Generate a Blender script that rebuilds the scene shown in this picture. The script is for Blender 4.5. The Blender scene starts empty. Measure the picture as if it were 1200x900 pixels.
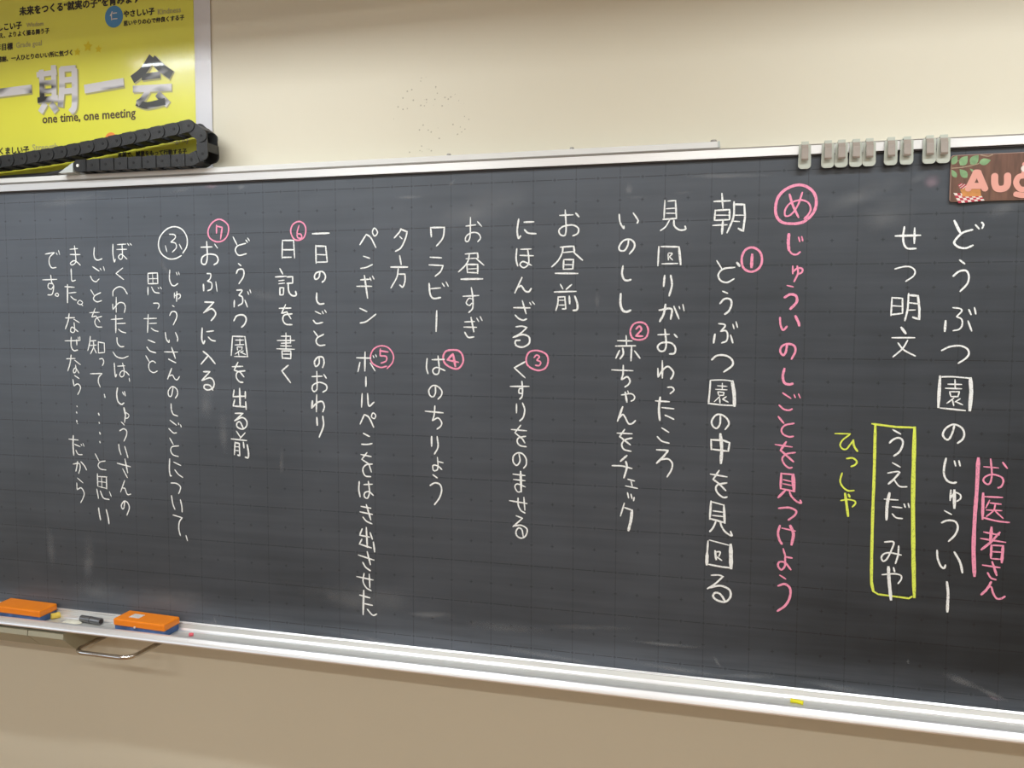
import bpy, bmesh, math, random
from mathutils import Vector, Matrix
random.seed(7)
S = bpy.context.scene
COL = S.collection

# ---------------------------------------------------------------- camera
F_PX = 1002.633
R = Matrix(((0.965067, -0.003378, 0.261981), (0.021120, 0.997666, -0.064939), (-0.261151, 0.068203, 0.962886)))  # rows: right, down, forward in (x, down, into wall)
CAM = Vector((-0.32395, -1.93717, 1.9 - 0.23144))
def tw(v): return Vector((v[0], v[2], -v[1]))
cam_d = bpy.data.cameras.new('camera'); cam = bpy.data.objects.new('camera', cam_d); COL.objects.link(cam)
right, up, back = tw(R[0]), -tw(R[1]), -tw(R[2])
m = Matrix((right, up, back)).transposed().to_4x4(); m.translation = CAM
cam.matrix_world = m
cam_d.sensor_width = 36; cam_d.lens = 36 * F_PX / 1200; cam_d.clip_start = 0.02
S.camera = cam

# ---------------------------------------------------------------- world, exposure, large lights
w = bpy.data.worlds.new('world'); S.world = w; w.use_nodes = True
w.node_tree.nodes['Background'].inputs[0].default_value = (0.8, 0.88, 1, 1)
w.node_tree.nodes['Background'].inputs[1].default_value = 0.3
S.view_settings.view_transform = 'Standard'; S.view_settings.look = 'None'
S.view_settings.gamma = 1; S.view_settings.use_curve_mapping = False
S.view_settings.exposure = -1.0

BOARD_LAMP_W = 31.0      # strip lamp over the blackboard
CEILING_W = 50.0         # each ceiling panel
WINDOW_W = 22.0
WALL_Y = 0.05
ROOM = dict(x0=-4.6, x1=3.0, y0=-7.2, z1=3.0)

# ---------------------------------------------------------------- helpers
def ray(u, v):
    d = tw(R.transposed() @ Vector(((u - 600) / F_PX, (v - 450) / F_PX, 1.0)))
    return d
def at(u, v, Y=0.0):
    """the point of the vertical plane y = Y that the photograph shows at (u, v)"""
    d = ray(u, v); s = (Y - CAM.y) / d.y
    return CAM + s * d
def atz(u, v, Z):
    d = ray(u, v); s = (Z - CAM.z) / d.z
    return CAM + s * d
def px_size(p):  # metres per photo pixel at point p
    return (p - CAM).dot(-back) / F_PX

def material(name, color, rough=0.5, metal=0.0, var=0.0, scale=8.0, bump=0.0, bscale=200.0, coat=0.0, spec=0.5, stretch=None):
    mt = bpy.data.materials.new(name); mt.use_nodes = True
    nt = mt.node_tree; b = nt.nodes['Principled BSDF']
    c = (*color, 1)
    b.inputs['Base Color'].default_value = c; b.inputs['Roughness'].default_value = rough
    b.inputs['Metallic'].default_value = metal; b.inputs['Coat Weight'].default_value = coat
    b.inputs['Specular IOR Level'].default_value = spec
    tc = nt.nodes.new('ShaderNodeTexCoord'); mp = nt.nodes.new('ShaderNodeMapping')
    nt.links.new(tc.outputs['Object'], mp.inputs[0])
    if stretch: mp.inputs['Scale'].default_value = stretch
    n = nt.nodes.new('ShaderNodeTexNoise'); n.inputs['Scale'].default_value = scale; n.inputs['Detail'].default_value = 4
    nt.links.new(mp.outputs[0], n.inputs['Vector'])
    r = nt.nodes.new('ShaderNodeValToRGB')
    r.color_ramp.elements[0].position = 0.3; r.color_ramp.elements[1].position = 0.7
    r.color_ramp.elements[0].color = tuple(x * (1 - var) for x in color) + (1,)
    r.color_ramp.elements[1].color = tuple(min(1, x * (1 + var)) for x in color) + (1,)
    nt.links.new(n.outputs[0], r.inputs[0]); nt.links.new(r.outputs[0], b.inputs['Base Color'])
    if bump:
        n2 = nt.nodes.new('ShaderNodeTexNoise'); n2.inputs['Scale'].default_value = bscale
        nt.links.new(mp.outputs[0], n2.inputs['Vector'])
        bp = nt.nodes.new('ShaderNodeBump'); bp.inputs['Strength'].default_value = bump; bp.inputs['Distance'].default_value = 0.002
        nt.links.new(n2.outputs[0], bp.inputs['Height']); nt.links.new(bp.outputs[0], b.inputs['Normal'])
    return mt

def obj(name, bm, mat, parent=None, smooth=False):
    me = bpy.data.meshes.new(name); bmesh.ops.recalc_face_normals(bm, faces=bm.faces); bm.to_mesh(me); bm.free()
    mats = mat if isinstance(mat, (list, tuple)) else [mat]
    for x in mats: me.materials.append(x)
    if smooth:
        for p in me.polygons: p.use_smooth = True
    o = bpy.data.objects.new(name, me); COL.objects.link(o)
    if parent: o.parent = parent
    return o
def link_mesh(name, me, parent=None):
    o = bpy.data.objects.new(name, me); COL.objects.link(o); o.parent = parent; return o
def empty(name, loc=(0, 0, 0)):
    o = bpy.data.objects.new(name, None); COL.objects.link(o); o.location = loc; o.empty_display_size = 0.05; return o
def tag(o, label=None, cat=None, group=None, kind=None):
    if label: o['label'] = label
    if cat: o['category'] = cat
    if group: o['group'] = group
    if kind: o['kind'] = kind
    return o
def keep(o, parent):
    """parent without moving"""
    bpy.context.view_layer.update()
    o.parent = parent; o.matrix_parent_inverse = parent.matrix_world.inverted()
    return o
def box(bm, x0, x1, y0, y1, z0, z1, bevel=0.0, mi=0, seg=2):
    g = bmesh.ops.create_cube(bm, size=1)
    vs = g['verts']
    for v in vs:
        v.co = Vector(((x0 + x1) / 2 + v.co.x * (x1 - x0), (y0 + y1) / 2 + v.co.y * (y1 - y0), (z0 + z1) / 2 + v.co.z * (z1 - z0)))
    fs = {f for v in vs for f in v.link_faces}
    for f in fs: f.material_index = mi
    if bevel:
        es = list({e for v in vs for e in v.link_edges})
        bmesh.ops.bevel(bm, geom=es, offset=bevel, segments=seg, affect='EDGES', profile=0.5)
    return bm
def prism(bm, pts, d, plane='xz', d0=0.0, mi=0):
    """extrude closed polygon: plane xz -> along y from d0 to d ; plane yz -> along x"""
    def mk(a, b, c):
        return Vector((a, c, b)) if plane == 'xz' else Vector((c, a, b)) if plane == 'yz' else Vector((a, b, c))
    A = [bm.verts.new(mk(a, b, d0)) for a, b in pts]; B = [bm.verts.new(mk(a, b, d)) for a, b in pts]
    fs = [bm.faces.new(A), bm.faces.new(B[::-1])]
    n = len(pts)
    for i in range(n): fs.append(bm.faces.new((A[i], B[i], B[(i + 1) % n], A[(i + 1) % n])))
    for f in fs: f.material_index = mi
    return bm
def tube(bm, pts, r, seg=10, cap=True):
    pts = [Vector(p) for p in pts]; rings = []
    up0 = None
    for i, p in enumerate(pts):
        t = (pts[min(i + 1, len(pts) - 1)] - pts[max(i - 1, 0)]).normalized()
        if up0 is None:
            up0 = t.orthogonal().normalized()
        up0 = (up0 - t * up0.dot(t)).normalized(); s = t.cross(up0)
        rings.append([bm.verts.new(p + r * (math.cos(a) * up0 + math.sin(a) * s)) for a in [2 * math.pi * k / seg for k in range(seg)]])
    for a, b in zip(rings, rings[1:]):
        for k in range(seg): bm.faces.new((a[k], a[(k + 1) % seg], b[(k + 1) % seg], b[k]))
    if cap: bm.faces.new(rings[0][::-1]); bm.faces.new(rings[-1])
    return bm
def spline(pts, n=6):
    """centripetal-ish Catmull-Rom through the points"""
    if len(pts) < 3: return [Vector(p) for p in pts]
    P = [Vector(p) for p in pts]
    closed = (P[0] - P[-1]).length < 1e-6
    if closed: P = [P[-2]] + P + [P[1]]
    else: P = [2 * P[0] - P[1]] + P + [2 * P[-1] - P[-2]]
    out = []
    for i in range(1, len(P) - 2):
        p0, p1, p2, p3 = P[i - 1:i + 3]
        d1 = (p2 - p1).length
        m1 = (p2 - p0) * 0.5; m2 = (p3 - p1) * 0.5
        # limit tangents so that short segments beside long ones do not loop
        if m1.length > 1.2 * d1: m1 *= 1.2 * d1 / m1.length
        if m2.length > 1.2 * d1: m2 *= 1.2 * d1 / m2.length
        for k in range(n):
            t = k / n
            out.append((2 * t**3 - 3 * t**2 + 1) * p1 + (t**3 - 2 * t**2 + t) * m1 + (-2 * t**3 + 3 * t**2) * p2 + (t**3 - t**2) * m2)
    out.append(P[-2]); return out
def ribbon(bm, pts, wd, y, jit=0.0, taper=True, mi=0):
    """flat stroke lying on a vertical plane at depth y; pts are (x, z)"""
    n = len(pts)
    if n < 2: return
    closed = (pts[0] - pts[-1]).length < 1e-7
    L, Rr = [], []
    y_0 = y
    for i, p in enumerate(pts):
        y = y_0 - 0.00005 * i / n      # a stroke that crosses itself lies on top of its own start
        t = pts[min(i + 1, n - 1)] - pts[max(i - 1, 0)]
        if t.length < 1e-9: t = Vector((1, 0))
        t.normalize(); nn = Vector((-t.y, t.x))
        e = min(i, n - 1 - i)
        k = 1.0 + (random.uniform(-jit, jit) if jit else 0)
        q = p.copy()
        if taper and not closed and e == 0:
            k *= 0.62; q += t * (wd * 0.28) * (-1 if i == 0 else 1)
        L.append(bm.verts.new((q.x + nn.x * wd / 2 * k, y, q.y + nn.y * wd / 2 * k)))
        Rr.append(bm.verts.new((q.x - nn.x * wd / 2 * k, y, q.y - nn.y * wd / 2 * k)))
    for i in range(n - 1):
        f = bm.faces.new((L[i], L[i + 1], Rr[i + 1], Rr[i])); f.material_index = mi

# ---------------------------------------------------------------- materials
M = {}
M['wall'] = material('cream_wall_paint', (0.705, 0.655, 0.525), 0.55, var=0.015, scale=1.5, bump=0.05, bscale=350)
M['back_wall_dark'] = material('darkened_back_wall', (0.16, 0.11, 0.07), 0.5, var=0.2, scale=3)  # unseen back wall, darkened to dim its reflection in the board
M['ceiling'] = material('ceiling_board', (0.8, 0.79, 0.76), 0.8, var=0.04, scale=40)
M['floor'] = material('wood_floor', (0.37, 0.215, 0.105), 0.35, var=0.25, scale=6, stretch=(1, 12, 1))
M['alu'] = material('brushed_aluminium', (0.80, 0.80, 0.80), 0.32, metal=0.55, var=0.03, scale=30, stretch=(0.2, 30, 30))
M['rail_metal'] = material('polished_aluminium_rail', (0.97, 0.97, 0.99), 0.36, metal=0.72, var=0.02, scale=30, stretch=(0.2, 30, 30))
M['alu_dull'] = material('satin_aluminium_tray', (0.64, 0.64, 0.62), 0.38, metal=0.3, var=0.05, scale=20, stretch=(0.3, 8, 8))
M['white_rail'] = material('white_coated_rail', (0.76, 0.76, 0.74), 0.35, var=0.02)
M['shade_dark_trim'] = material('gap_shade_and_dark_trim', (0.03, 0.022, 0.02), 0.6)  # painted frame shadow, also black trim on the magnet bar
M['chain'] = material('black_plastic_chain', (0.014, 0.014, 0.0145), 0.45, var=0.3, scale=60, bump=0.3, bscale=300)
M['chain_dark'] = material('chain_pin_hole', (0.003, 0.003, 0.003), 0.7)
M['cable'] = material('black_cable', (0.03, 0.03, 0.032), 0.5)
M['bracket'] = material('pale_bracket', (0.52, 0.56, 0.54), 0.4)
M['screw'] = material('grey_screw', (0.36, 0.34, 0.31), 0.4, metal=0.5)
M['chrome'] = material('polished_steel', (0.62, 0.60, 0.58), 0.12, metal=1.0)
M['orange'] = material('orange_plastic', (1.0, 0.27, 0.012), 0.38, var=0.04, scale=30)
M['blue'] = material('blue_corduroy', (0.07, 0.14, 0.33), 0.9, var=0.3, scale=60, bump=0.6, bscale=500)
M['sticker'] = material('white_sticker', (0.75, 0.70, 0.66), 0.6, var=0.15, scale=400)
M['steel_dark'] = material('dark_grey_magnet_bar', (0.22, 0.22, 0.23), 0.35, metal=0.6, var=0.5, scale=50, stretch=(0.4, 6, 6))
M['yellow_chalk'] = material('yellow_chalk', (0.80, 0.58, 0.10), 0.95, var=0.1, scale=80)
M['neon_yellow'] = material('bright_yellow_chalk', (0.88, 0.80, 0.03), 0.9, var=0.05)
M['pink_chalk_stick'] = material('pink_chalk', (0.90, 0.16, 0.20), 0.95)
M['chalk_dust'] = material('chalk_dust_heap', (0.80, 0.78, 0.66), 1.0, var=0.1, scale=90, bump=0.5, bscale=300)
M['drawer'] = material('beige_metal_drawer', (0.42, 0.41, 0.31), 0.4, var=0.05)
M['clip'] = material('milky_plastic_clip', (0.50, 0.53, 0.46), 0.35, var=0.03)
M['tongue'] = material('cloudy_clip_tongue', (0.34, 0.29, 0.25), 0.35, var=0.05, scale=60)
M['lamp_housing'] = material('white_lamp_housing', (0.7, 0.7, 0.7), 0.5)
M['card'] = material('brown_wood_print', (0.150, 0.070, 0.044), 0.5, var=0.28, scale=14, stretch=(9, 1, 1.2))
M['card_edge'] = material('card_edge', (0.45, 0.28, 0.22), 0.6)
M['letter'] = material('salmon_print', (0.78, 0.37, 0.30), 0.5, var=0.02)
M['leaf'] = material('green_leaf_print', (0.22, 0.38, 0.18), 0.5, var=0.25, scale=60)
M['twig'] = material('twig_print', (0.40, 0.30, 0.20), 0.5)
M['basket'] = material('orange_basket_print', (0.62, 0.26, 0.07), 0.5, var=0.15, scale=90)
M['red_print'] = material('red_print', (0.50, 0.03, 0.06), 0.5)
M['white_print'] = material('white_print', (0.80, 0.72, 0.66), 0.5)
M['poster'] = material('yellow_poster_print', (0.75, 0.73, 0.070), 0.30, var=0.05, scale=2.5, coat=0.9, bump=0.10, bscale=7)
M['poster_white'] = material('white_poster_margin', (0.66, 0.65, 0.68), 0.35, coat=0.3, var=0.01)
M['ink'] = material('black_ink', (0.02, 0.015, 0.012), 0.35)
M['ink_brown'] = material('brown_ink', (0.09, 0.06, 0.03), 0.35)
M['ink_grey'] = material('faint_grey_ink', (0.42, 0.39, 0.17), 0.35)
M['gold'] = material('gold_star_ink', (0.70, 0.58, 0.008), 0.35)
M['badge'] = material('blue_badge_ink', (0.07, 0.25, 0.50), 0.35)
M['orange_ink'] = material('orange_ink', (0.85, 0.25, 0.05), 0.35)
for k in ('poster', 'poster_white'):
    M[k].node_tree.nodes['Principled BSDF'].inputs['Coat Roughness'].default_value = 0.13

def emission(name, col, st):
    mt = bpy.data.materials.new(name); mt.use_nodes = True; b = mt.node_tree.nodes['Principled BSDF']
    b.inputs['Emission Color'].default_value = (*col, 1); b.inputs['Emission Strength'].default_value = st; return mt

def foil(nm, lo, hi, off):
    mt = bpy.data.materials.new(nm); mt.use_nodes = True; nt = mt.node_tree; b = nt.nodes['Principled BSDF']
    b.inputs['Roughness'].default_value = 0.3; b.inputs['Coat Weight'].default_value = 0.4
    tc = nt.nodes.new('ShaderNodeTexCoord'); n = nt.nodes.new('ShaderNodeTexNoise'); n.inputs['Scale'].default_value = 11; n.inputs['Detail'].default_value = 1
    mp = nt.nodes.new('ShaderNodeMapping'); mp.inputs['Scale'].default_value = (1, 1, 3.0); mp.inputs['Location'].default_value = off
    r = nt.nodes.new('ShaderNodeValToRGB'); e = r.color_ramp.elements
    e[0].position = lo; e[0].color = (0.03, 0.03, 0.03, 1); e[1].position = hi; e[1].color = (0.66, 0.64, 0.66, 1)
    x = e.new((lo + hi) / 2); x.color = (0.40, 0.39, 0.41, 1)
    nt.links.new(tc.outputs['Object'], mp.inputs[0]); nt.links.new(mp.outputs[0], n.inputs['Vector']); nt.links.new(n.outputs[0], r.inputs[0]); nt.links.new(r.outputs[0], b.inputs['Base Color'])
    return mt
M['foil'] = foil('silver_brush_print', 0.30, 0.52, (0.4, 0, 1.3)); M['foil_dark'] = foil('dark_silver_brush_print', 0.54, 0.78, (2.1, 0, 0.3))

def chalk_mat(name, col):
    """chalk: coloured powder with the board's grain showing through in specks"""
    mt = bpy.data.materials.new(name); mt.use_nodes = True; nt = mt.node_tree; b = nt.nodes['Principled BSDF']
    b.inputs['Roughness'].default_value = 0.95; b.inputs['Specular IOR Level'].default_value = 0.1
    tc = nt.nodes.new('ShaderNodeTexCoord'); n = nt.nodes.new('ShaderNodeTexNoise'); n.inputs['Scale'].default_value = 420; n.inputs['Detail'].default_value = 3
    r = nt.nodes.new('ShaderNodeValToRGB'); e = r.color_ramp.elements
    e[0].position = 0.26; e[0].color = tuple(0.5 * c + 0.03 for c in col) + (1,); e[1].position = 0.46; e[1].color = (*col, 1)
    nt.links.new(tc.outputs['Object'], n.inputs['Vector']); nt.links.new(n.outputs[0], r.inputs[0]); nt.links.new(r.outputs[0], b.inputs['Base Color'])
    return mt
M['chalk_white'] = chalk_mat('white_chalk_mark', (0.97, 1.0, 1.0))
M['chalk_pink'] = chalk_mat('pink_chalk_mark', (1.0, 0.38, 0.56))
M['chalk_yellow'] = chalk_mat('yellow_chalk_mark', (0.84, 0.96, 0.14))

def glass_mat():
    mt = bpy.data.materials.new('window_glass'); mt.use_nodes = True; b = mt.node_tree.nodes['Principled BSDF']
    b.inputs['Base Color'].default_value = (0.9, 0.95, 1, 1); b.inputs['Roughness'].default_value = 0.02; b.inputs['Alpha'].default_value = 0.12; return mt
M['pane'] = glass_mat()

# blackboard surface: dark enamel, printed 10 cm grid with 5 cm crosses, chalk dust, painted sheen
def board_mat():
    mt = bpy.data.materials.new('blackboard_enamel'); mt.use_nodes = True; nt = mt.node_tree; b = nt.nodes['Principled BSDF']
    N = nt.nodes.new; Lk = nt.links.new
    tc = N('ShaderNodeTexCoord'); sp = N('ShaderNodeSeparateXYZ'); Lk(tc.outputs['Object'], sp.inputs[0])
    def mth(op, a, bb=None, c=None):
        n = N('ShaderNodeMath'); n.operation = op
        for i, x in enumerate((a, bb, c)):
            if x is None: continue
            if isinstance(x, (int, float)): n.inputs[i].default_value = x
            else: Lk(x, n.inputs[i])
        return n.outputs[0]
    X, Z = sp.outputs[0], sp.outputs[2]
    def dist(v, step):   # distance to nearest multiple of step
        return mth('MULTIPLY', mth('PINGPONG', mth('DIVIDE', v, step), 0.5), step)
    dx, dz = dist(X, 0.1), dist(Z, 0.1)
    hx, hz = dist(X, 0.05), dist(Z, 0.05)
    def line(d, wdt): return mth('LESS_THAN', d, wdt)
    lines = mth('MAXIMUM', line(dx, 0.0006), line(dz, 0.0007))
    # the solid lines stop short of the 5 cm crosses
    gap = mth('MULTIPLY', mth('GREATER_THAN', mth('MAXIMUM', mth('SUBTRACT', hx, 0), 0), 0.0075), 1.0)
    lines = mth('MAXIMUM', mth('MULTIPLY', mth('MULTIPLY', line(dx, 0.0009), 0.62), mth('GREATER_THAN', hz, 0.006)), mth('MULTIPLY', line(dz, 0.0009), mth('GREATER_THAN', hx, 0.006)))
    cross = mth('MAXIMUM', mth('MULTIPLY', line(hx, 0.0009), mth('LESS_THAN', hz, 0.0036)), mth('MULTIPLY', line(hz, 0.0009), mth('LESS_THAN', hx, 0.0036)))
    mask = mth('MAXIMUM', mth('MULTIPLY', lines, 0.50), mth('MULTIPLY', cross, 0.48))
    n1 = N('ShaderNodeTexNoise'); n1.inputs['Scale'].default_value = 1.6; n1.inputs['Detail'].default_value = 5; n1.inputs['Roughness'].default_value = 0.55
    Lk(tc.outputs['Object'], n1.inputs['Vector'])
    mp = N('ShaderNodeMapping'); mp.inputs['Scale'].default_value = (2.0, 1, 34.0); mp.inputs['Rotation'].default_value = (0, 0.06, 0); Lk(tc.outputs['Object'], mp.inputs[0])
    n2 = N('ShaderNodeTexNoise'); n2.inputs['Scale'].default_value = 1.3; n2.inputs['Detail'].default_value = 6; Lk(mp.outputs[0], n2.inputs['Vector'])
    n3 = N('ShaderNodeTexNoise'); n3.inputs['Scale'].default_value = 500; n3.inputs['Detail'].default_value = 2; Lk(tc.outputs['Object'], n3.inputs['Vector'])
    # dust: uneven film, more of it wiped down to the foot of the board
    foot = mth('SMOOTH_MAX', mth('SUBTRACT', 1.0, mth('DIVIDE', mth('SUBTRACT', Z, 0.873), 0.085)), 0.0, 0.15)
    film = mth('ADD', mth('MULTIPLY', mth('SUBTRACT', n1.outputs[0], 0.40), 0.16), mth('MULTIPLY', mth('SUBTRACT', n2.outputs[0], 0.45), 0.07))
    # painted window and lamp sheen: lighter towards the left and the top
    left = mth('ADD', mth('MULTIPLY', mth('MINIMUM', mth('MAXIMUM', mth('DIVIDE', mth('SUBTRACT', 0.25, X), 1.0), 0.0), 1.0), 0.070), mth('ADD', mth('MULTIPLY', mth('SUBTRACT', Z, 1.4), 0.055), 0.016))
    dust = mth('ADD', mth('ADD', film, left), mth('MULTIPLY', foot, mth('MULTIPLY', n2.outputs[0], 0.24)))  # real dust plus the painted sheen in one mix factor
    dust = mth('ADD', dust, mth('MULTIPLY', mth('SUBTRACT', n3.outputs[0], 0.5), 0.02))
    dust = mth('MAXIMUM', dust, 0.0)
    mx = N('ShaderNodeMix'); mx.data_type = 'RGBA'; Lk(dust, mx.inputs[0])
    mx.inputs[6].default_value = (0.0200, 0.0245, 0.0290, 1); mx.inputs[7].default_value = (0.57, 0.64, 0.77, 1)  # cool dust tint also carries the bluish window sheen
    mk = N('ShaderNodeMix'); mk.data_type = 'RGBA'; Lk(mask, mk.inputs[0]); Lk(mx.outputs[2], mk.inputs[6]); mk.inputs[7].default_value = (0.006, 0.006, 0.006, 1)
    Lk(mk.outputs[2], b.inputs['Base Color'])
    b.inputs['Roughness'].default_value = 0.42; b.inputs['Specular IOR Level'].default_value = 0.38
    bp = N('ShaderNodeBump'); bp.inputs['Strength'].default_value = 0.12; bp.inputs['Distance'].default_value = 0.0006; Lk(n3.outputs[0], bp.inputs['Height']); Lk(bp.outputs[0], b.inputs['Normal'])
    return mt
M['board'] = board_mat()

def smear_mat(name, col, dens):
    """thin chalk smear: powder that thins out toward its rim (UV = own frame of the smear)"""
    mt = bpy.data.materials.new(name); mt.use_nodes = True; nt = mt.node_tree; b = nt.nodes['Principled BSDF']
    N = nt.nodes.new; Lk = nt.links.new
    b.inputs['Base Color'].default_value = (*col, 1); b.inputs['Roughness'].default_value = 1
    uv = N('ShaderNodeUVMap'); vm = N('ShaderNodeVectorMath'); vm.operation = 'LENGTH'; Lk(uv.outputs[0], vm.inputs[0])
    mr = N('ShaderNodeMapRange'); mr.interpolation_type = 'SMOOTHSTEP'; mr.inputs[1].default_value = 1.0; mr.inputs[2].default_value = 0.0; mr.inputs[3].default_value = 0; mr.inputs[4].default_value = dens
    Lk(vm.outputs['Value'], mr.inputs[0])
    tc = N('ShaderNodeTexCoord'); n = N('ShaderNodeTexNoise'); n.inputs['Scale'].default_value = 16; n.inputs['Detail'].default_value = 3; Lk(tc.outputs['Object'], n.inputs['Vector'])
    m1 = N('ShaderNodeMath'); m1.operation = 'MULTIPLY'; Lk(mr.outputs[0], m1.inputs[0])
    r = N('ShaderNodeMapRange'); r.inputs[1].default_value = 0.3; r.inputs[2].default_value = 0.7; Lk(n.outputs[0], r.inputs[0]); Lk(r.outputs[0], m1.inputs[1])
    Lk(m1.outputs[0], b.inputs['Alpha']); return mt
M['smear'] = smear_mat('chalk_smear', (0.62, 0.64, 0.66), 0.32)
M['smear_pink'] = smear_mat('pink_chalk_smear', (0.60, 0.42, 0.50), 0.5)
M['smear_light'] = smear_mat('faint_chalk_smear', (0.62, 0.64, 0.66), 0.16)

# ================================================================ the room
x0, x1, y0, z1 = ROOM['x0'], ROOM['x1'], ROOM['y0'], ROOM['z1']
def wall_mat_stained():
    mt = M['wall'].copy(); mt.name = 'cream_wall_paint_with_pinholes'; nt = mt.node_tree; N = nt.nodes.new; Lk = nt.links.new
    b = nt.nodes['Principled BSDF']; src = b.inputs['Base Color'].links[0].from_socket
    tc = N('ShaderNodeTexCoord'); v = N('ShaderNodeTexVoronoi'); v.inputs['Scale'].default_value = 95; Lk(tc.outputs['Object'], v.inputs['Vector'])
    lt = N('ShaderNodeMath'); lt.operation = 'LESS_THAN'; Lk(v.outputs['Distance'], lt.inputs[0]); lt.inputs[1].default_value = 0.20
    c = at(505, 138, WALL_Y)
    vm = N('ShaderNodeVectorMath'); vm.operation = 'DISTANCE'; Lk(tc.outputs['Object'], vm.inputs[0]); vm.inputs[1].default_value = c
    l2 = N('ShaderNodeMath'); l2.operation = 'LESS_THAN'; Lk(vm.outputs['Value'], l2.inputs[0]); l2.inputs[1].default_value = 0.10
    n = N('ShaderNodeTexNoise'); n.inputs['Scale'].default_value = 25; Lk(tc.outputs['Object'], n.inputs['Vector'])
    l3 = N('ShaderNodeMath'); l3.operation = 'GREATER_THAN'; Lk(n.outputs[0], l3.inputs[0]); l3.inputs[1].default_value = 0.53
    a = N('ShaderNodeMath'); a.operation = 'MULTIPLY'; Lk(lt.outputs[0], a.inputs[0]); Lk(l2.outputs[0], a.inputs[1])
    a2 = N('ShaderNodeMath'); a2.operation = 'MULTIPLY'; Lk(a.outputs[0], a2.inputs[0]); Lk(l3.outputs[0], a2.inputs[1])
    a3 = N('ShaderNodeMath'); a3.operation = 'MULTIPLY'; Lk(a2.outputs[0], a3.inputs[0]); a3.inputs[1].default_value = 0.5
    mx = N('ShaderNodeMix'); mx.data_type = 'RGBA'; Lk(a3.outputs[0], mx.inputs[0]); Lk(src, mx.inputs[6]); mx.inputs[7].default_value = (0.2, 0.16, 0.1, 1)
    Lk(mx.outputs[2], b.inputs['Base Color']); return mt
def shell(name, mat, *a):
    bm = bmesh.new(); box(bm, *a); return tag(obj(name, bm, mat), kind='structure')
shell('wall_front', wall_mat_stained(), x0, x1, WALL_Y, WALL_Y + 0.15, 0, z1)
shell('wall_back', M['back_wall_dark'], x0, x1, y0 - 0.15, y0, 0, z1)
# left wall with three windows (daylight side of the classroom)
WIN = [(-2.9, -1.3), (-4.9, -3.3), (-6.9, -5.3)]; WZ0, WZ1 = 0.95, 2.45
bm = bmesh.new(); xa, xb = x0 - 0.15, x0
box(bm, xa, xb, y0 - 0.15, WALL_Y + 0.15, 0, WZ0); box(bm, xa, xb, y0 - 0.15, WALL_Y + 0.15, WZ1, z1)
edges_ = [WALL_Y + 0.15, -1.3, -2.9, -3.3, -4.9, -5.3, -6.9, y0 - 0.15]
for i in range(0, 8, 2): box(bm, xa, xb, edges_[i + 1], edges_[i], WZ0, WZ1)
tag(obj('wall_left', bm, M['wall']), kind='structure')
for i, (ya, yb) in enumerate(WIN):
    wn = empty('window_%d' % (i + 1), (x0, (ya + yb) / 2, WZ0)); tag(wn, kind='structure')
    for a_ in ((ya, yb, WZ0, WZ0 + 0.05), (ya, yb, WZ1 - 0.05, WZ1), (ya, ya + 0.05, WZ0 + 0.05, WZ1 - 0.05), (yb - 0.05, yb, WZ0 + 0.05, WZ1 - 0.05), ((ya + yb) / 2 - 0.03, (ya + yb) / 2 + 0.03, WZ0 + 0.05, WZ1 - 0.05)):
        bm = bmesh.new(); box(bm, x0 - 0.10, x0 - 0.05, *a_); keep(obj('window_frame', bm, M['alu']), wn)
    for a_ in ((ya + 0.05, (ya + yb) / 2 - 0.03), ((ya + yb) / 2 + 0.03, yb - 0.05)):
        bm = bmesh.new(); box(bm, x0 - 0.078, x0 - 0.072, a_[0], a_[1], WZ0 + 0.05, WZ1 - 0.05); keep(obj('window_pane', bm, M['pane']), wn)
shell('wall_right', M['wall'], x1, x1 + 0.15, y0 - 0.15, WALL_Y + 0.15, 0, z1)
shell('floor', M['floor'], x0 - 0.15, x1 + 0.15, y0 - 0.15, WALL_Y + 0.15, -0.1, 0)
shell('ceiling', M['ceiling'], x0 - 0.15, x1 + 0.15, y0 - 0.15, WALL_Y + 0.15, z1, z1 + 0.1)

# ceiling panels (off frame) and the strip lamp over the blackboard
def area(name, loc, rot, sx, sy, watt, col, parent):
    l = bpy.data.lights.new(name, 'AREA'); l.shape = 'RECTANGLE'; l.size = sx; l.size_y = sy; l.energy = watt; l.color = col
    o = bpy.data.objects.new(name, l); COL.objects.link(o); o.location = loc; o.rotation_euler = rot; o.parent = parent; return o
for i, (lx, ly) in enumerate([(-2.5, -3.3), (-0.5, -3.3), (1.5, -3.3), (-2.5, -5.6), (-0.5, -5.6), (1.5, -5.6)]):
    t = empty('ceiling_light', (lx, ly, z1))
    bm = bmesh.new(); box(bm, -0.64, 0.64, -0.12, 0.12, -0.06, 0, 0.01); h = obj('housing', bm, M['lamp_housing'], t)
    bm = bmesh.new(); box(bm, -0.60, 0.60, -0.09, 0.09, -0.068, -0.0605); obj('diffuser', bm, emission('ceiling_diffuser', (1, 0.97, 0.92), 4.0), t)
    area('panel_light', (0, 0, -0.075), (0, 0, 0), 1.2, 0.18, CEILING_W, (0.98, 0.975, 0.93), t)
    tag(t, 'white ceiling lamp, %s one of the %s row' % (['left', 'middle', 'right'][i % 3], ['nearer', 'farther'][i // 3]), 'lamp', 'ceiling lamps')
for ya, yb in WIN:      # daylight entering at each window opening
    area('window_daylight', (x0 - 0.02, (ya + yb) / 2, (WZ0 + WZ1) / 2), (0, math.radians(-90), 0), WZ1 - WZ0 - 0.1, yb - ya - 0.1, WINDOW_W, (0.72, 0.86, 1.0), None)
LY, LZ = -0.74, 2.62
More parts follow.
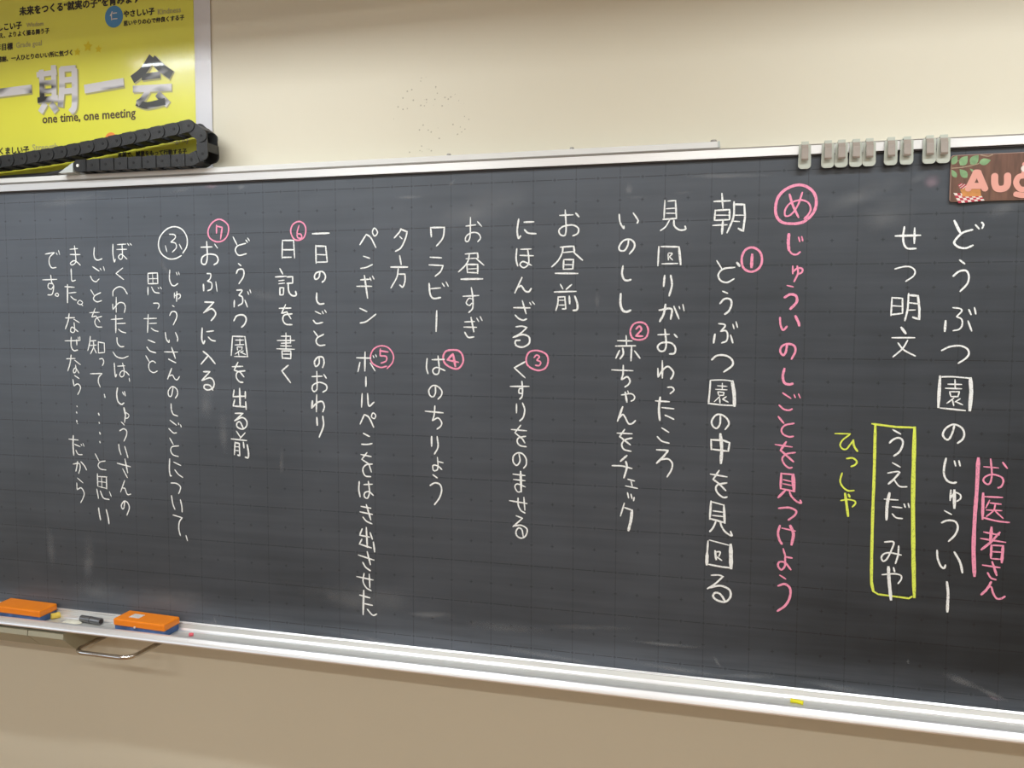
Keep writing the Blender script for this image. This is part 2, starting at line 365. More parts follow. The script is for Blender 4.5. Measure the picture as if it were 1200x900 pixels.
for lx, side in ((-1.80, 'left'), (0.45, 'right')):
    t = empty('blackboard_lamp', (lx, LY, LZ))
    bm = bmesh.new()
    # hood: top plate, room-side reflector, short wall-side lip that cuts the light off above the board
    prism(bm, [(-0.06, 0.045), (0.07, 0.045), (0.106, -0.026), (0.101, -0.026), (0.066, 0.038), (-0.055, 0.040), (-0.095, -0.05), (-0.10, -0.05)], 0.78, 'yz', -0.78)
    obj('hood', bm, M['lamp_housing'], t)
    for sx in (-0.45, 0.45):
        bm = bmesh.new(); box(bm, sx - 0.01, sx + 0.01, -0.01, 0.01, 0.045, z1 - LZ); obj('hanger', bm, M['lamp_housing'], t)
    area('tube_light', (0, 0, 0.01), (math.radians(5), 0, 0), 1.45, 0.045, BOARD_LAMP_W, (0.92, 0.975, 1.0), t)
    tag(t, side + ' one of two white hooded strip lamps hanging in front of the blackboard', 'lamp', 'blackboard lamps')

# ================================================================ the blackboard
XL, XR = -2.95, 0.85
ZB, ZT = 0.8733, 2.0314
bb = empty('blackboard', (0, 0, 0))
tag(bb, 'long dark green-black school chalkboard covered with handwritten Japanese chalk text', 'blackboard')
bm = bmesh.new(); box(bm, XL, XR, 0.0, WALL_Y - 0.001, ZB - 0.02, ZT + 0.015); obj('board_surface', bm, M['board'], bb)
# top frame
bm = bmesh.new()
prism(bm, [(-0.0085, ZT - 0.0006), (-0.0085, ZT + 0.0172), (-0.0065, ZT + 0.0195), (WALL_Y - 0.001, ZT + 0.0195), (WALL_Y - 0.001, ZT + 0.010), (-0.001, ZT + 0.010), (-0.001, ZT - 0.0006)], XR + 0.02, 'yz', XL - 0.02)
tag(obj('top_frame', bm, M['alu'], bb), 'silver aluminium frame along the top edge')
bm = bmesh.new(); box(bm, XL, XR, -0.006, -0.0006, ZT - 0.0038, ZT - 0.0008); obj('shade_dark_trim', bm, M['shade_dark_trim'], bb)  # dark strip painted in for the shadow gap below the top frame
bm = bmesh.new(); box(bm, XL - 0.02, XR + 0.02, -0.0098, -0.0080, ZT + 0.0178, ZT + 0.0196, 0.0004); obj('frame_lip', bm, M['screw'], bb)
bm = bmesh.new(); box(bm, XL - 0.035, XL, -0.02, WALL_Y - 0.001, ZB - 0.03, ZT + 0.02, 0.003); obj('side_frame', bm, M['alu'], bb)
bm = bmesh.new(); box(bm, XR, XR + 0.035, -0.02, WALL_Y - 0.001, ZB - 0.03, ZT + 0.02, 0.003); obj('side_frame', bm, M['alu'], bb)
# chalk tray, one extruded profile; the round front rail is a sub-part
TF = 0.8525   # tray floor
prof = [(-0.0005, ZB), (-0.0045, ZB - 0.0002), (-0.0052, ZB - 0.0035), (-0.012, TF + 0.0045), (-0.019, TF + 0.0008), (-0.0575, TF), (-0.0590, TF - 0.0045), (-0.066, TF - 0.0045),
        (-0.066, TF - 0.006), (-0.010, TF - 0.006), (-0.006, TF - 0.016), (WALL_Y - 0.002, TF - 0.016), (WALL_Y - 0.002, ZB - 0.021), (-0.0005, ZB - 0.021)]
bm = bmesh.new(); prism(bm, prof, XR + 0.02, 'yz', XL - 0.02); tray = obj('chalk_tray', bm, M['alu_dull'], bb); tag(tray, 'satin aluminium chalk tray')
bm = bmesh.new()
cy, cz, ry, rz = -0.0765, TF + 0.0005, 0.0105, 0.0095
pr = [(-0.067, TF + 0.0075), (-0.069, TF + 0.0097), (-0.0725, TF + 0.0100), (-0.0760, TF + 0.0085), (-0.0825, TF + 0.0022), (-0.0850, TF - 0.0012), (-0.0862, TF - 0.0048), (-0.0855, TF - 0.0080), (-0.0820, TF - 0.0098), (-0.070, TF - 0.0098), (-0.067, TF - 0.006)]
prism(bm, pr, XR + 0.02, 'yz', XL - 0.02); r_ = obj('tray_rail', bm, M['rail_metal'], tray)
tag(r_, 'bright rounded front rail')

bm = bmesh.new(); prism(bm, [(-0.010, TF + 0.003), (-0.0105, TF + 0.0075), (-0.0125, TF + 0.0088), (-0.0170, TF + 0.0044), (-0.0180, TF + 0.001)], XR + 0.02, 'yz', XL - 0.02); obj('tray_ridge', bm, M['rail_metal'], tray)
bm = bmesh.new(); prism(bm, [(-0.0006, ZB + 0.0012), (-0.0025, ZB + 0.0014), (-0.0056, ZB - 0.0018), (-0.0056, ZB - 0.003), (-0.0006, ZB - 0.003)], XR + 0.02, 'yz', XL - 0.02); obj('tray_lip', bm, M['rail_metal'], tray)
# ---- smears
def smear(u, v, du, dv, ang, mat, parent=bb):
    c = at(u, v, 0); k = px_size(c); a = math.radians(ang)
    bm = bmesh.new(); uvl = bm.loops.layers.uv.new('UVMap'); n = 20
    vs = [bm.verts.new((0, 0, 0))]; uvs = [(0, 0)]
    for i in range(n):
        t_ = 2 * math.pi * i / n; px_, pz_ = math.cos(t_), math.sin(t_)
        X_, Z_ = px_ * du * k, pz_ * dv * k
        vs.append(bm.verts.new((X_ * math.cos(a) - Z_ * math.sin(a), 0, X_ * math.sin(a) + Z_ * math.cos(a)))); uvs.append((px_, pz_))
    for i in range(n):
        ids = (0, 1 + i, 1 + (i + 1) % n); f = bm.faces.new([vs[j] for j in ids])
        for lp, j in zip(f.loops, ids): lp[uvl].uv = uvs[j]
    o = obj('chalk_smear', bm, mat, parent); o.location = (c.x, -0.0005 - random.random() * 0.0002, c.z); return o
SM = [(1092, 212, 12, 10, 0, 'smear_pink'), (1078, 208, 16, 6, 20, 'smear_light'), (1010, 228, 60, 14, 20, 'smear_light'), (1040, 250, 40, 25, 10, 'smear_light'),
      (505, 720, 34, 5, 4, 'smear'), (1125, 797, 26, 6, -18, 'smear'), (1160, 812, 26, 4, -20, 'smear'), (1165, 818, 10, 2.5, -18, 'smear_pink'),
      (248, 218, 12, 4, 0, 'smear_pink'), (283, 219, 7, 4, 0, 'smear'), (215, 222, 24, 4, 10, 'smear_light'), (530, 214, 6, 3, 45, 'smear'), (480, 231, 22, 3, 0, 'smear'), (737, 221, 6, 8, 0, 'smear'),
      (746, 231, 14, 3, 0, 'smear_light'), (800, 226, 16, 3, 0, 'smear_light'), (850, 206, 60, 4, -2, 'smear'), (310, 345, 40, 9, -10, 'smear_light'), (192, 312, 4, 16, 30, 'smear_light'),
      (262, 505, 8, 34, 3, 'smear_light'), (242, 470, 12, 26, 0, 'smear_light'), (104, 655, 10, 34, -4, 'smear_light'), (60, 640, 8, 30, 6, 'smear_light'), (330, 540, 4, 22, 0, 'smear_light'),
      (690, 735, 60, 5, 3, 'smear_light'), (780, 755, 50, 3, 0, 'smear'), (840, 775, 10, 2.5, -55, 'smear'), (878, 792, 40, 4, 4, 'smear'), (985, 806, 50, 5, -4, 'smear'), (700, 350, 4, 14, 0, 'smear_light'), (246, 448, 15, 17, 0, 'smear_light'), (1180, 240, 30, 14, 30, 'smear_light'), (80, 235, 60, 8, 5, 'smear_light'), (560, 245, 80, 22, 15, 'smear_light'),
      (590, 735, 60, 7, 0, 'smear_light'), (420, 700, 90, 20, 0, 'smear_light'), (1064, 775, 2, 4, 0, 'smear'), (115, 690, 40, 16, 0, 'smear_light'),
      (200, 700, 60, 14, 0, 'smear_light'), (252, 726, 2, 8, 25, 'smear'), (265, 735, 60, 4, -7, 'smear'), (450, 752, 80, 4, -5, 'smear'), (640, 768, 80, 4, -4, 'smear'), (800, 785, 70, 4, -3, 'smear')]
for s in SM: smear(*s[:5], M[s[5]])

# ---- chalk writing, stroke by stroke
CHALK = r'''
=white chalk column
@A1
ど|20:655,258 700,350;16:797,328 720,352 665,405 655,435 690,465 745,472 800,450;14:820,290 848,322;868,270 882,290 872,318
う|15:697,565 735,595;645,692 690,655 745,648 768,690 755,750 700,810
@A2
ぶ|12:643,170 700,178 712,198 672,240;672,240 712,262 714,310 690,340 645,350;17:587,272 580,355;15:762,275 790,352;13:768,185 785,225;812,170 822,220
つ|14:555,505 620,475 700,468 755,492 768,530 745,565 685,605
@A3
園|24:543,-60 530,180;12:543,-55 640,-57 780,-45;L28:780,-45 787,60 775,205;14:545,187 740,207;11:605,1 712,3;660,-35 662,35;585,33 712,37;618,62 628,98;L618,60 695,60 682,98;628,98 685,98;650,110 597,150;640,125 650,170;700,115 660,140;665,138 720,162
の|15:655,325 640,380 615,428 590,432 565,395 590,345 650,315 710,340 732,385 720,430 680,462
じ|16:590,580 575,650 575,710 600,755 640,772 670,768;13:655,600 665,640;690,598 700,640
@A4
ゅ|16:628,-5 622,75;12:628,55 660,15 700,30 703,60 675,82;22:655,-5 655,135
う|12:577,155 632,185;15:555,250 600,232 660,240 682,285 660,345 610,395
い|15:520,465 525,530 550,590 575,605 585,580;17:655,478 700,560 718,640
ー|20:597,712 606,800 603,870 600,945
=pink chalk note
@A4
line|28:842,-253 830,0 815,200 805,450 812,665
お|14:938,-248 948,-130 935,-63 910,-51 882,-78 895,-108 950,-128 1020,-108 1038,-73 1020,-33 995,-23;11:885,-188 1000,-178;14:1033,-221 1068,-175
医|14:880,45 1030,52;22:880,20 875,220;14:875,208 980,235 1085,248;12:930,75 900,135;935,95 1020,105;905,150 1025,155;975,105 960,155 905,200;975,160 1035,215
者|14:885,322 1005,345;22:945,285 935,410;14:860,372 1055,403;18:1010,325 940,400 865,460;945,425 940,525;14:945,425 1040,430;22:1035,430 1025,560;12:950,475 1025,480;945,530 1020,535
さ|14:875,580 1010,600;18:950,555 985,660;14:915,640 940,680 980,695
ん|18:942,712 915,760 865,812;15:895,790 925,750 945,755 958,800 985,840 1020,842 1050,825
=white chalk column
@A1
せ|18:195,377 390,372;15:265,305 255,380 262,440 290,475 355,475;345,315 342,435
つ|12:190,635 260,617 315,620 347,650 335,690 275,732
@A2
明|13:168,90 160,232;L168,92 250,98 250,215;11:165,155 248,160;13:160,225 248,215;14:298,60 290,180 268,272;L17:295,72 370,78 382,180 380,262 330,245;12:300,132 370,140;10:290,190 350,188
文|20:240,325 275,372;13:168,405 345,405;290,425 250,490 175,555;215,445 260,500 350,548
@A3
う|13:175,357 235,390;15:148,460 180,432 220,420 250,440 250,480 225,530 182,562
え|12:172,615 232,648;135,695 210,683 230,690;16:225,695 180,745 140,780;12:185,745 200,770 230,800 285,802
@A4
だ|12:108,65 215,72;22:148,18 130,110 125,225;12:170,125 245,133;170,180 200,210 250,218;262,103 272,130;295,98 302,130
み|13:110,400 180,400 165,460 130,530 100,550 85,520 110,490 160,485 240,502;220,430 215,500 195,568
や|12:90,655 180,648 235,660 240,690 215,725;24:140,595 145,700 160,850;14:180,600 188,632
=yellow chalk frame
@A4
frame|L16:12,-523 100,-511 200,-498 345,-493;L30:345,-493 335,-100 332,100 335,500 342,830;22:38,-513 28,-100 20,100 12,400 8,700 22,785;L14:15,780 60,808 150,820 300,840 325,825
=yellow chalk note
@B3
ひ|12:790,320 910,322;905,328 850,370 830,410 850,440 880,440 905,410 935,370;16:930,372 940,420 965,458
っ|14:880,515 930,512 960,540 945,565 915,577
し|13:845,628 830,690 850,735 890,765 938,765
ゃ|12:835,843 890,835 940,845 950,865 925,893;20:868,788 880,870 892,965;16:895,795 905,815
=pink chalk column
@B1
ring|22:548,400 510,410 460,415 380,405 335,360 325,290 345,210 400,150 480,115 550,118 610,155 640,210 640,280 610,345 545,402
め|18:435,185 460,270 505,365;14:535,170 500,270 450,340 405,355 400,310 440,255 520,230 580,250 600,300 580,345 548,375
じ|24:430,495 425,560 430,620;14:430,620 455,650 490,655 518,635;12:505,520 515,555;530,515 538,550
ゅ|14:460,745 460,805;460,790 500,762 535,768 530,795 500,810;495,745 500,800 470,868
@B2
う|12:415,30 465,42;20:395,125 440,100 485,112 490,160 440,215
い|16:360,280 365,340 385,378 415,350;20:480,268 505,320 510,345
の|17:415,495 405,550 385,575 362,545 375,505 420,487 470,500 480,545 450,605
し|20:395,680 382,740 395,790 430,803 460,797
@B3
ご|13:382,3 445,45;10:470,15 480,40;505,10 518,42;14:353,98 390,130 430,138 455,128
と|16:348,188 390,240;14:470,240 400,255 372,290 385,325 430,345 465,342
を|12:322,405 455,425;L18:408,385 365,450 465,540;14:480,468 410,480 378,515 395,560 430,588 455,585
見|18:370,630 365,750;L14:370,632 465,640;28:462,640 470,770;11:385,680 450,695;385,712 450,725;14:370,750 465,770;18:400,765 345,820;15:435,775 450,810 490,850 525,862 518,840
@B4
つ|16:350,70 430,65 485,90 475,125 425,162
け|18:360,205 345,260 355,315 375,350;12:375,225 480,248;22:440,205 465,270 450,355
よ|14:385,385 405,455;405,450 455,458;15:400,450 398,520 370,550 345,520 355,490 400,495 445,550
う|12:358,592 405,622;18:345,675 400,662 440,700 435,770 400,830 340,872
=pink circled number
@B1
ring|18:145,600 90,620 62,680 70,750 110,785 160,785 205,750 220,690 200,630 145,600
1|24:143,655 138,755
=white chalk column
@C1
朝|14:778,108 905,102;840,45 848,160;788,175 782,255;L15:788,178 900,172 900,250;10:790,215 895,215;14:785,255 898,250;770,295 880,290;18:848,255 840,360;15:935,110 930,230 880,352;L16:935,130 1015,132 1020,230 1005,340 968,318;10:935,215 1010,215;930,262 978,265
ど|12:800,570 840,635;14:940,622 850,635 812,680 830,725 880,740 935,712;20:958,585 978,612
@C2
う|12:845,-58 885,-42;15:825,38 860,2 905,5 915,45 895,95 862,122
ぶ|13:815,195 855,200 865,215 830,255;830,255 870,250 885,285 875,330 838,345;18:785,278 775,345;15:908,285 925,345;11:925,200 935,235;950,180 962,225
つ|15:760,478 800,445 865,443 915,472 922,520 855,572
園|14:750,640 745,720 735,820;10:752,637 850,635 930,645;26:920,645 935,740 938,838;12:738,818 840,830 940,835;9:805,680 880,685;843,660 843,705;790,708 880,712;808,728 815,755;L810,727 858,733 850,755;815,755 855,755;825,762 780,805;11:822,775 825,815;875,765 845,785;845,785 888,808
@C3
の|14:828,45 825,110 800,145 770,130 760,90 790,45 830,38 875,65 895,110 865,155
中|14:755,232 758,312;L15:755,235 850,240 900,258 890,325;14:755,308 890,325;24:828,190 838,300 832,418
を|13:750,503 880,525;L15:818,475 772,545 820,580 870,632;14:878,572 810,585 792,615 810,655 850,685 880,682
見|18:755,715 745,855;11:755,718 855,745;20:855,745 862,885;11:770,790 845,800;765,825 850,835;16:745,850 860,882;15:792,875 772,920 745,952;14:827,870 837,910 867,955 917,985 907,950
@C4
回|14:465,225 458,330;24:458,320 455,410;10:475,218 640,262;30:642,255 645,438;14:470,408 560,425 635,435;18:520,302 528,370;12:530,310 560,312 550,345;535,350 572,378
る|12:490,493 550,492 585,505;14:580,505 520,560 460,598;16:475,590 560,575 630,605 640,660 600,700 540,690 505,660 520,630 560,640 595,690
=white chalk column
@C1
見|12:395,100 388,240;420,105 478,100;14:478,100 485,240;10:405,165 478,160;405,200 480,200;14:380,248 485,240;12:430,255 400,305 360,335;14:465,255 470,300 510,330 555,325 552,300
回|14:348,460 340,610;365,460 505,462;18:505,465 518,600;12:372,595 495,592;10:420,515 422,565;425,510 452,515 430,540;430,540 455,565
り|16:393,685 385,770;440,685 450,760 428,845
@C2
が|16:350,90 445,80 440,160;18:400,45 385,120 355,178;14:465,60 505,158;10:505,60 512,80;535,45 545,95
お|12:340,282 430,278;14:395,240 405,360 390,405 355,408 338,375 370,345 440,345 475,380 470,425 430,432;468,278 490,302
わ|14:375,485 375,620;L340,545 342,612;342,612 380,555 420,530 460,570 455,605 440,628
っ|12:415,692 450,692 465,715 435,742
た|13:322,798 430,805;18:358,770 348,860 355,950;12:370,850 465,860;395,910 430,925 465,942
@C3
こ|12:370,142 425,177;335,210 370,245 428,262
ろ|14:330,313 420,318;L16:420,320 385,365 330,418;14:365,390 420,385 452,420 445,470 412,525
=white chalk column
@C1
い|13:38,208 45,270 72,318 75,300;148,198 185,255 178,278
の|14:112,405 105,450 80,490 45,490 38,460 70,415 120,403 155,430 155,470 118,518
し|15:68,610 60,670 75,715 100,725 130,718
@C2
し|18:50,-39 48,40 65,90 95,103 128,90
赤|12:25,328 138,330;92,288 95,360;14:10,370 165,368;40,405 12,465;65,385 70,430 45,470;135,375 130,485;158,408 200,465
ち|12:-20,556 145,563;L13:70,520 68,590 55,632;60,632 100,610 122,640 110,670 82,690
ゃ|11:55,752 130,742 158,765 150,790 130,800;16:85,730 98,808;10:105,720 112,745
@C3
ん|16:65,-22 25,90;13:38,65 65,38 85,60 110,108 140,108 165,85
を|12:22,183 140,188;L14:80,155 42,210 125,275;13:138,222 85,235 58,270 75,310 130,325
チ|16:98,358 48,403;12:-18,437 60,440 138,460;16:90,405 98,450 75,532
ェ|11:105,543 158,557;130,555 140,598;88,595 182,615
ッ|12:103,648 112,690;130,660 138,695;155,685 150,712
ク|13:78,730 48,830;80,765 140,785;22:138,785 130,860 110,943
=pink circled number
@C2
ring|14:198,184 150,200 125,250 140,305 190,322 245,305 265,250 245,200 198,184
2|15:170,237 195,215 212,238 195,262 168,292;168,292 222,293
=white chalk column
@D1
お|12:640,150 745,145;13:683,108 690,250 680,305 645,300 635,265 670,235 740,225 785,250 780,290 742,310;15:765,132 790,160
昼|13:645,398 750,390;665,400 660,440 630,500 578,552;11:668,440 750,432;16:750,390 755,432;14:750,438 818,500;672,495 668,570;L675,495 748,495 742,568;9:678,535 740,535;11:668,570 745,568;14:605,602 782,603
前|12:645,688 665,725;733,690 690,728;13:598,748 770,743;12:628,785 625,840 610,892;L628,788 680,785 688,880 660,880;9:635,812 675,812;632,850 680,850;15:715,780 718,840;16:758,780 778,840 775,885 745,892
=white chalk column
@D1
に|14:320,178 308,270 318,328 335,310;362,203 438,200;365,262 395,288 455,293
ほ|13:305,410 300,490 312,545;11:335,415 418,412;12:330,462 435,465;390,415 398,480 395,530 360,558 330,535 355,510 420,540
ん|14:345,635 290,755;320,710 340,700 370,740 400,745 418,720
@D2
ざ|12:280,70 408,72;13:348,15 378,118;292,128 320,155 355,168 382,158;9:405,30 418,50;425,22 445,45
る|12:298,220 345,215 385,225;385,225 335,270 275,303;14:285,300 350,280 400,300 400,350 350,378 300,365 295,330 330,325
く|14:375,490 285,540;12:285,540 370,618
す|13:255,685 400,685;345,645 350,720 345,765 328,785;11:345,700 325,705 322,735 345,740
@D3
り|12:303,-45 303,25;13:350,-52 367,0 355,60 328,88
を|12:262,155 380,165;L335,122 290,180 350,230 368,260;375,208 320,220 308,250 330,280 380,290
の|12:322,345 330,400 305,435 278,410 278,365 310,338 350,345 378,385 378,430 358,457
ま|11:275,503 370,515;280,545 370,555;18:335,483 340,640;11:340,640 310,640 290,600 310,580 372,603
せ|12:248,710 385,733;315,690 315,740 335,785 370,808;360,685 368,785
@D4
る|12:300,295 350,315;350,315 275,380;280,375 340,370 385,400 375,450 340,470 305,450 300,415 320,390 345,405 355,455
=pink circled number
@D2
ring|14:462,405 400,420 378,480 400,530 470,560 530,540 550,480 530,430 462,405
3|12:440,460 460,440 482,455 460,480;460,480 492,495 480,522 450,520
=white chalk column
@E1
お|11:908,100 985,90;943,32 940,180 925,218 905,215 910,180 950,152 1000,155 1022,190 1000,222;998,65 1030,102
昼|12:902,318 1000,310;935,320 925,370 900,410 850,458;9:908,355 998,350;14:998,312 1003,350;12:990,355 1048,405;915,400 920,465;L14:915,400 1000,400 1000,470;8:925,435 995,432;10:920,462 1000,465;16:870,515 1038,512
す|12:885,648 1008,642;950,580 962,660 960,740 930,775;10:955,668 930,665 910,700 935,720 955,700
@E2
ぎ|11:898,115 975,112;892,155 992,157;14:948,80 970,192;13:898,195 925,235 970,232;9:992,85 1008,112;1018,72 1035,105
=white chalk column
@E1
ワ|13:632,110 638,185;L632,112 740,110;740,108 732,180 710,220 678,255
ラ|12:628,343 718,348;620,403 730,408;730,408 710,455 668,492
ビ|14:620,548 628,630 655,665 710,658;11:625,590 710,583;10:722,545 740,572;752,535 770,570
@E2
ー|15:680,28 675,188
は|12:605,400 600,470 612,520;643,410 740,408;690,380 700,480 690,520 660,520 650,490 680,470 745,495
の|12:670,615 670,670 650,700 625,685 620,645 650,612 690,620 720,655 715,690 690,718
ち|12:590,812 730,825;665,770 660,840 645,885;648,885 690,865 718,900 710,930 682,952
@E3
り|16:640,210 640,285;13:683,210 690,290 662,347
ょ|11:685,372 690,430;690,405 730,415;690,430 685,468 655,475 652,435 690,440 720,468
う|12:650,508 685,533;13:628,592 665,572 705,585 718,630 700,690 662,742
=pink circled number
@E2
ring|15:798,334 750,345 730,390 745,440 800,475 850,478 885,430 880,375 850,340 798,334
4|18:805,365 762,412;14:762,412 850,430;20:808,368 825,462
=white chalk column
@E1
夕|13:402,120 390,145 348,193;L402,125 450,145;450,143 435,200 400,270 358,297;10:390,180 410,200
方|13:390,330 402,400;15:322,420 452,420;12:380,430 368,500 322,583;L13:385,475 432,475;432,475 432,530 415,575 390,560
=white chalk column
@E1
ペ|13:80,245 130,165;130,165 165,190 205,268;11:195,115 178,145 195,178 218,150 195,115
ン|11:108,335 158,352;85,430 130,422 178,400
ギ|12:85,520 155,515;55,570 172,570;15:115,487 140,662;10:158,502 168,525;178,490 190,515
ン|12:80,742 135,768;82,857 130,845 205,788
@E2
ボ|13:55,395 165,398;14:120,350 118,498;12:80,430 65,503;160,435 198,497;9:182,378 190,395;203,370 210,388
ー|14:127,545 127,618
ル|13:98,675 93,780;140,675 150,770 190,742
@E3
ペ|13:82,112 115,38;115,38 150,60 187,137;10:182,25 170,55 192,70 203,45 182,25
ン|12:107,185 155,210;93,270 135,272 175,265
を|12:88,350 168,367;L135,335 95,388 150,425 170,487;177,425 130,430 103,465 120,515 165,523
は|13:75,562 72,625 82,680;11:110,585 178,582;12:145,560 155,640 140,690 115,680 118,650 150,640 185,670
き|12:88,755 165,770;80,798 178,818;14:130,742 165,860;12:103,838 130,870 175,892
@E4
出|13:98,130 78,180;78,180 155,195;15:130,120 138,275;13:160,160 178,212;95,212 75,250;78,250 170,280;15:185,235 195,310
さ|13:68,335 190,375;15:137,310 162,410;13:102,392 125,430 162,458
せ|12:55,503 183,530;113,478 105,540 130,590 168,613;153,485 158,590
た|13:78,648 158,670;16:110,612 105,800;12:115,715 178,728;137,758 180,805 212,795
=pink circled number
@E2
ring|12:290,460 240,470 180,440 162,390 185,330 240,302 300,315 340,370 335,430 292,480
5|14:235,340 300,350;12:240,325 238,380;238,380 285,385 285,420 245,437
=white chalk column
@F1
一|15:910,160 1040,155
日|13:935,250 938,390;L935,255 1012,258 1025,378;9:945,322 1020,325;11:938,382 1025,380
の|13:968,455 960,500 935,515 925,495 940,465 985,455 1010,485 1005,520 985,538
し|14:943,622 943,680 965,708 1000,705
ご|9:930,765 975,787;985,765 995,785;1005,755 1018,775;12:915,835 940,860 990,852
@F2
と|12:920,120 950,160;997,145 945,175 940,210 965,232 1008,228
の|13:962,325 960,375 935,395 925,360 950,325 990,325 1000,370 988,405
お|12:905,475 985,472;943,435 945,570 925,592 908,575 915,540 965,520 1015,540 1020,575 990,597;998,458 1018,488
わ|13:943,618 940,750;18:910,665 905,720;13:905,720 945,680 985,670 1002,710 990,750
り|16:943,795 947,855;14:990,785 995,860 962,948
=white chalk column
@F1
日|12:675,210 672,352;L675,212 762,212 770,348;680,285 762,285;672,345 745,343
記|12:655,432 678,475;620,497 705,492;9:645,527 690,522;645,550 692,545;13:655,580 655,638;L11:655,582 685,582 682,635;655,638 682,636;L12:710,497 755,495 755,545 710,547;13:720,548 725,610 750,642 782,640 778,610
を|12:650,742 742,740;L700,713 668,782 710,770 742,825;750,785 690,795 678,830 700,865 750,870
@F2
書|11:665,160 738,160;L738,158 738,215;635,193 770,193;10:665,215 738,212;660,235 745,237;630,258 770,262;12:703,135 703,258;672,272 675,335;L672,275 740,275 740,335;9:680,300 738,300;12:675,330 740,335
く|13:720,387 670,430;670,430 738,522
=pink circled number
@F1
ring|12:800,64 755,90 740,145 765,200 805,210 845,185 858,125 840,80 800,64
6|11:805,95 790,150 795,190 825,192 820,165 795,160
=white chalk column
@F1
ど|11:290,185 320,245;388,235 325,255 308,290 335,328 395,315;9:388,208 402,228;402,192 417,215
う|11:330,392 352,410;12:315,470 330,440 368,440 372,490 335,550
ぶ|12:318,600 360,602 335,640;335,640 362,655 362,700 330,722;300,680 298,732;382,678 402,732;9:403,610 412,635;420,597 428,622
つ|13:295,840 320,800 370,795 392,825 380,865 355,890
@F2
園|12:285,160 275,310;L285,160 382,163 402,318;10:300,318 405,320;9:308,190 372,190;343,180 343,225;305,228 375,225;322,245 325,268;L322,243 362,245 355,268;345,270 305,300;330,280 335,310;370,275 345,285;350,285 388,303
を|12:283,398 365,395;L328,363 298,425 345,440 375,478;383,430 325,440 315,480 340,515 368,520
出|13:298,580 290,632;290,632 385,628;15:340,568 345,712;13:385,592 385,645;302,655 290,705;290,705 390,712;388,672 392,732
る|12:305,762 368,762;368,762 302,820;302,820 360,795 395,820 395,860 365,885 325,870 320,840 345,830 372,885
@F3
前|11:315,435 345,480;383,448 345,490;12:275,495 395,508;305,520 300,618;L305,525 338,530 342,628 325,620;8:310,555 335,558;308,585 335,588;13:370,520 375,565;14:400,540 410,600 408,640 385,638
=white chalk column
@F1
お|12:38,265 125,262;83,220 88,340 75,395 45,390 48,345 90,320 150,325 172,355 165,385 140,402;9:145,240 168,272
ふ|11:85,470 115,475 110,510 90,530;90,530 122,545 120,590 90,605;15:58,555 60,605;9:155,535 165,610
ろ|13:68,693 140,695;140,695 60,778;70,770 120,745 152,775 145,805 118,838
@F2
に|13:48,95 45,180 58,218 68,195;11:82,125 138,118;95,165 120,190 152,198
入|13:55,278 100,315 150,375;95,312 40,378
る|12:58,437 110,437;110,437 45,505;50,505 110,485 140,515 135,560 95,580 65,565 70,540 110,545 132,582
=pink circled number
@F1
ring|12:188,47 130,70 95,130 105,190 160,222 215,210 250,160 248,90 188,47
7|13:160,92 160,155;L12:160,100 205,110;14:205,108 192,200
=white chalk column
@G1
ring|14:710,425 650,455 580,455 510,405 480,320 500,230 570,155 650,135 720,165 765,240 765,330 725,400
ふ|12:590,210 640,215 650,245 605,290;605,290 650,300 660,345 620,390;550,325 565,385;690,310 715,360
じ|13:593,570 590,660 610,715 640,728 675,705;10:658,592 668,620;680,588 690,618
ゅ|12:640,800 640,850;640,830 690,810 700,840 680,860;14:665,785 662,885
@G2
う|9:620,153 640,168;13:593,255 615,218 655,222 665,270 630,348
い|13:550,425 560,490 585,525 588,500;650,425 672,480 670,515
さ|12:540,620 672,622;14:612,575 650,685;12:580,692 610,708 655,730
@G3
ん|15:612,15 572,122;12:588,92 620,82 645,120 670,128 692,95
の|13:628,205 610,290 585,290 580,240 620,197 665,225 672,275 650,313
し|16:607,370 610,430;13:610,430 630,475 675,493
ご|12:595,535 660,585;680,563 685,580;700,580 710,603;583,618 630,662 662,660
と|12:593,713 630,780;685,792 620,800 603,835 625,880 680,900
@G4
に|14:593,65 590,170 600,235 612,235;12:632,97 705,132;645,175 680,220 725,252
つ|13:605,308 660,312 700,345 695,385 682,415
い|14:610,435 625,520 645,572;700,475 715,545 718,600
て|12:625,628 720,657;14:718,657 690,700 685,770 700,835
comma|13:757,835 772,888
=white chalk column
@G1
思|13:375,605 378,705;375,603 470,598;14:470,598 475,705;9:378,658 470,655;420,605 425,705;13:378,708 475,705;14:375,742 375,818;12:410,740 440,790 490,802;9:475,745 485,758;498,740 512,760
@G2
っ|12:430,132 475,132 488,155 475,187
た|12:335,287 462,283;14:377,245 370,425;11:390,335 462,332;405,380 440,405 480,415
こ|13:375,500 445,527;362,570 395,610 455,630
と|12:353,658 388,720;452,730 420,712 385,740 390,800 430,828 470,812
=white chalk column
@H1
ぼ|13:795,140 795,230 808,315 820,290;11:838,143 925,138;832,192 932,190;885,140 890,270 870,292 850,265 880,240 935,288;9:940,130 955,152;965,130 982,150
く|12:893,378 825,432;825,432 903,495
bracket|12:795,660 800,605 850,568 900,580 940,640
わ|12:828,672 828,822;793,740 795,795;795,795 850,730 900,730 918,770 908,825
@H2
た|12:775,123 893,115;15:823,80 823,255;11:835,165 920,162;850,220 880,245 925,258
し|13:835,305 840,360 870,395 905,395
bracket|12:795,448 830,495 890,512 948,492
は|13:808,560 815,660 822,700 832,675;11:840,592 915,588;890,560 905,620 905,680 880,700 862,675 885,640 925,650 957,683
comma|11:957,713 962,745
@H3
じ|15:840,125 832,190 845,260 880,290 905,275;12:890,165 905,195;910,160 920,205
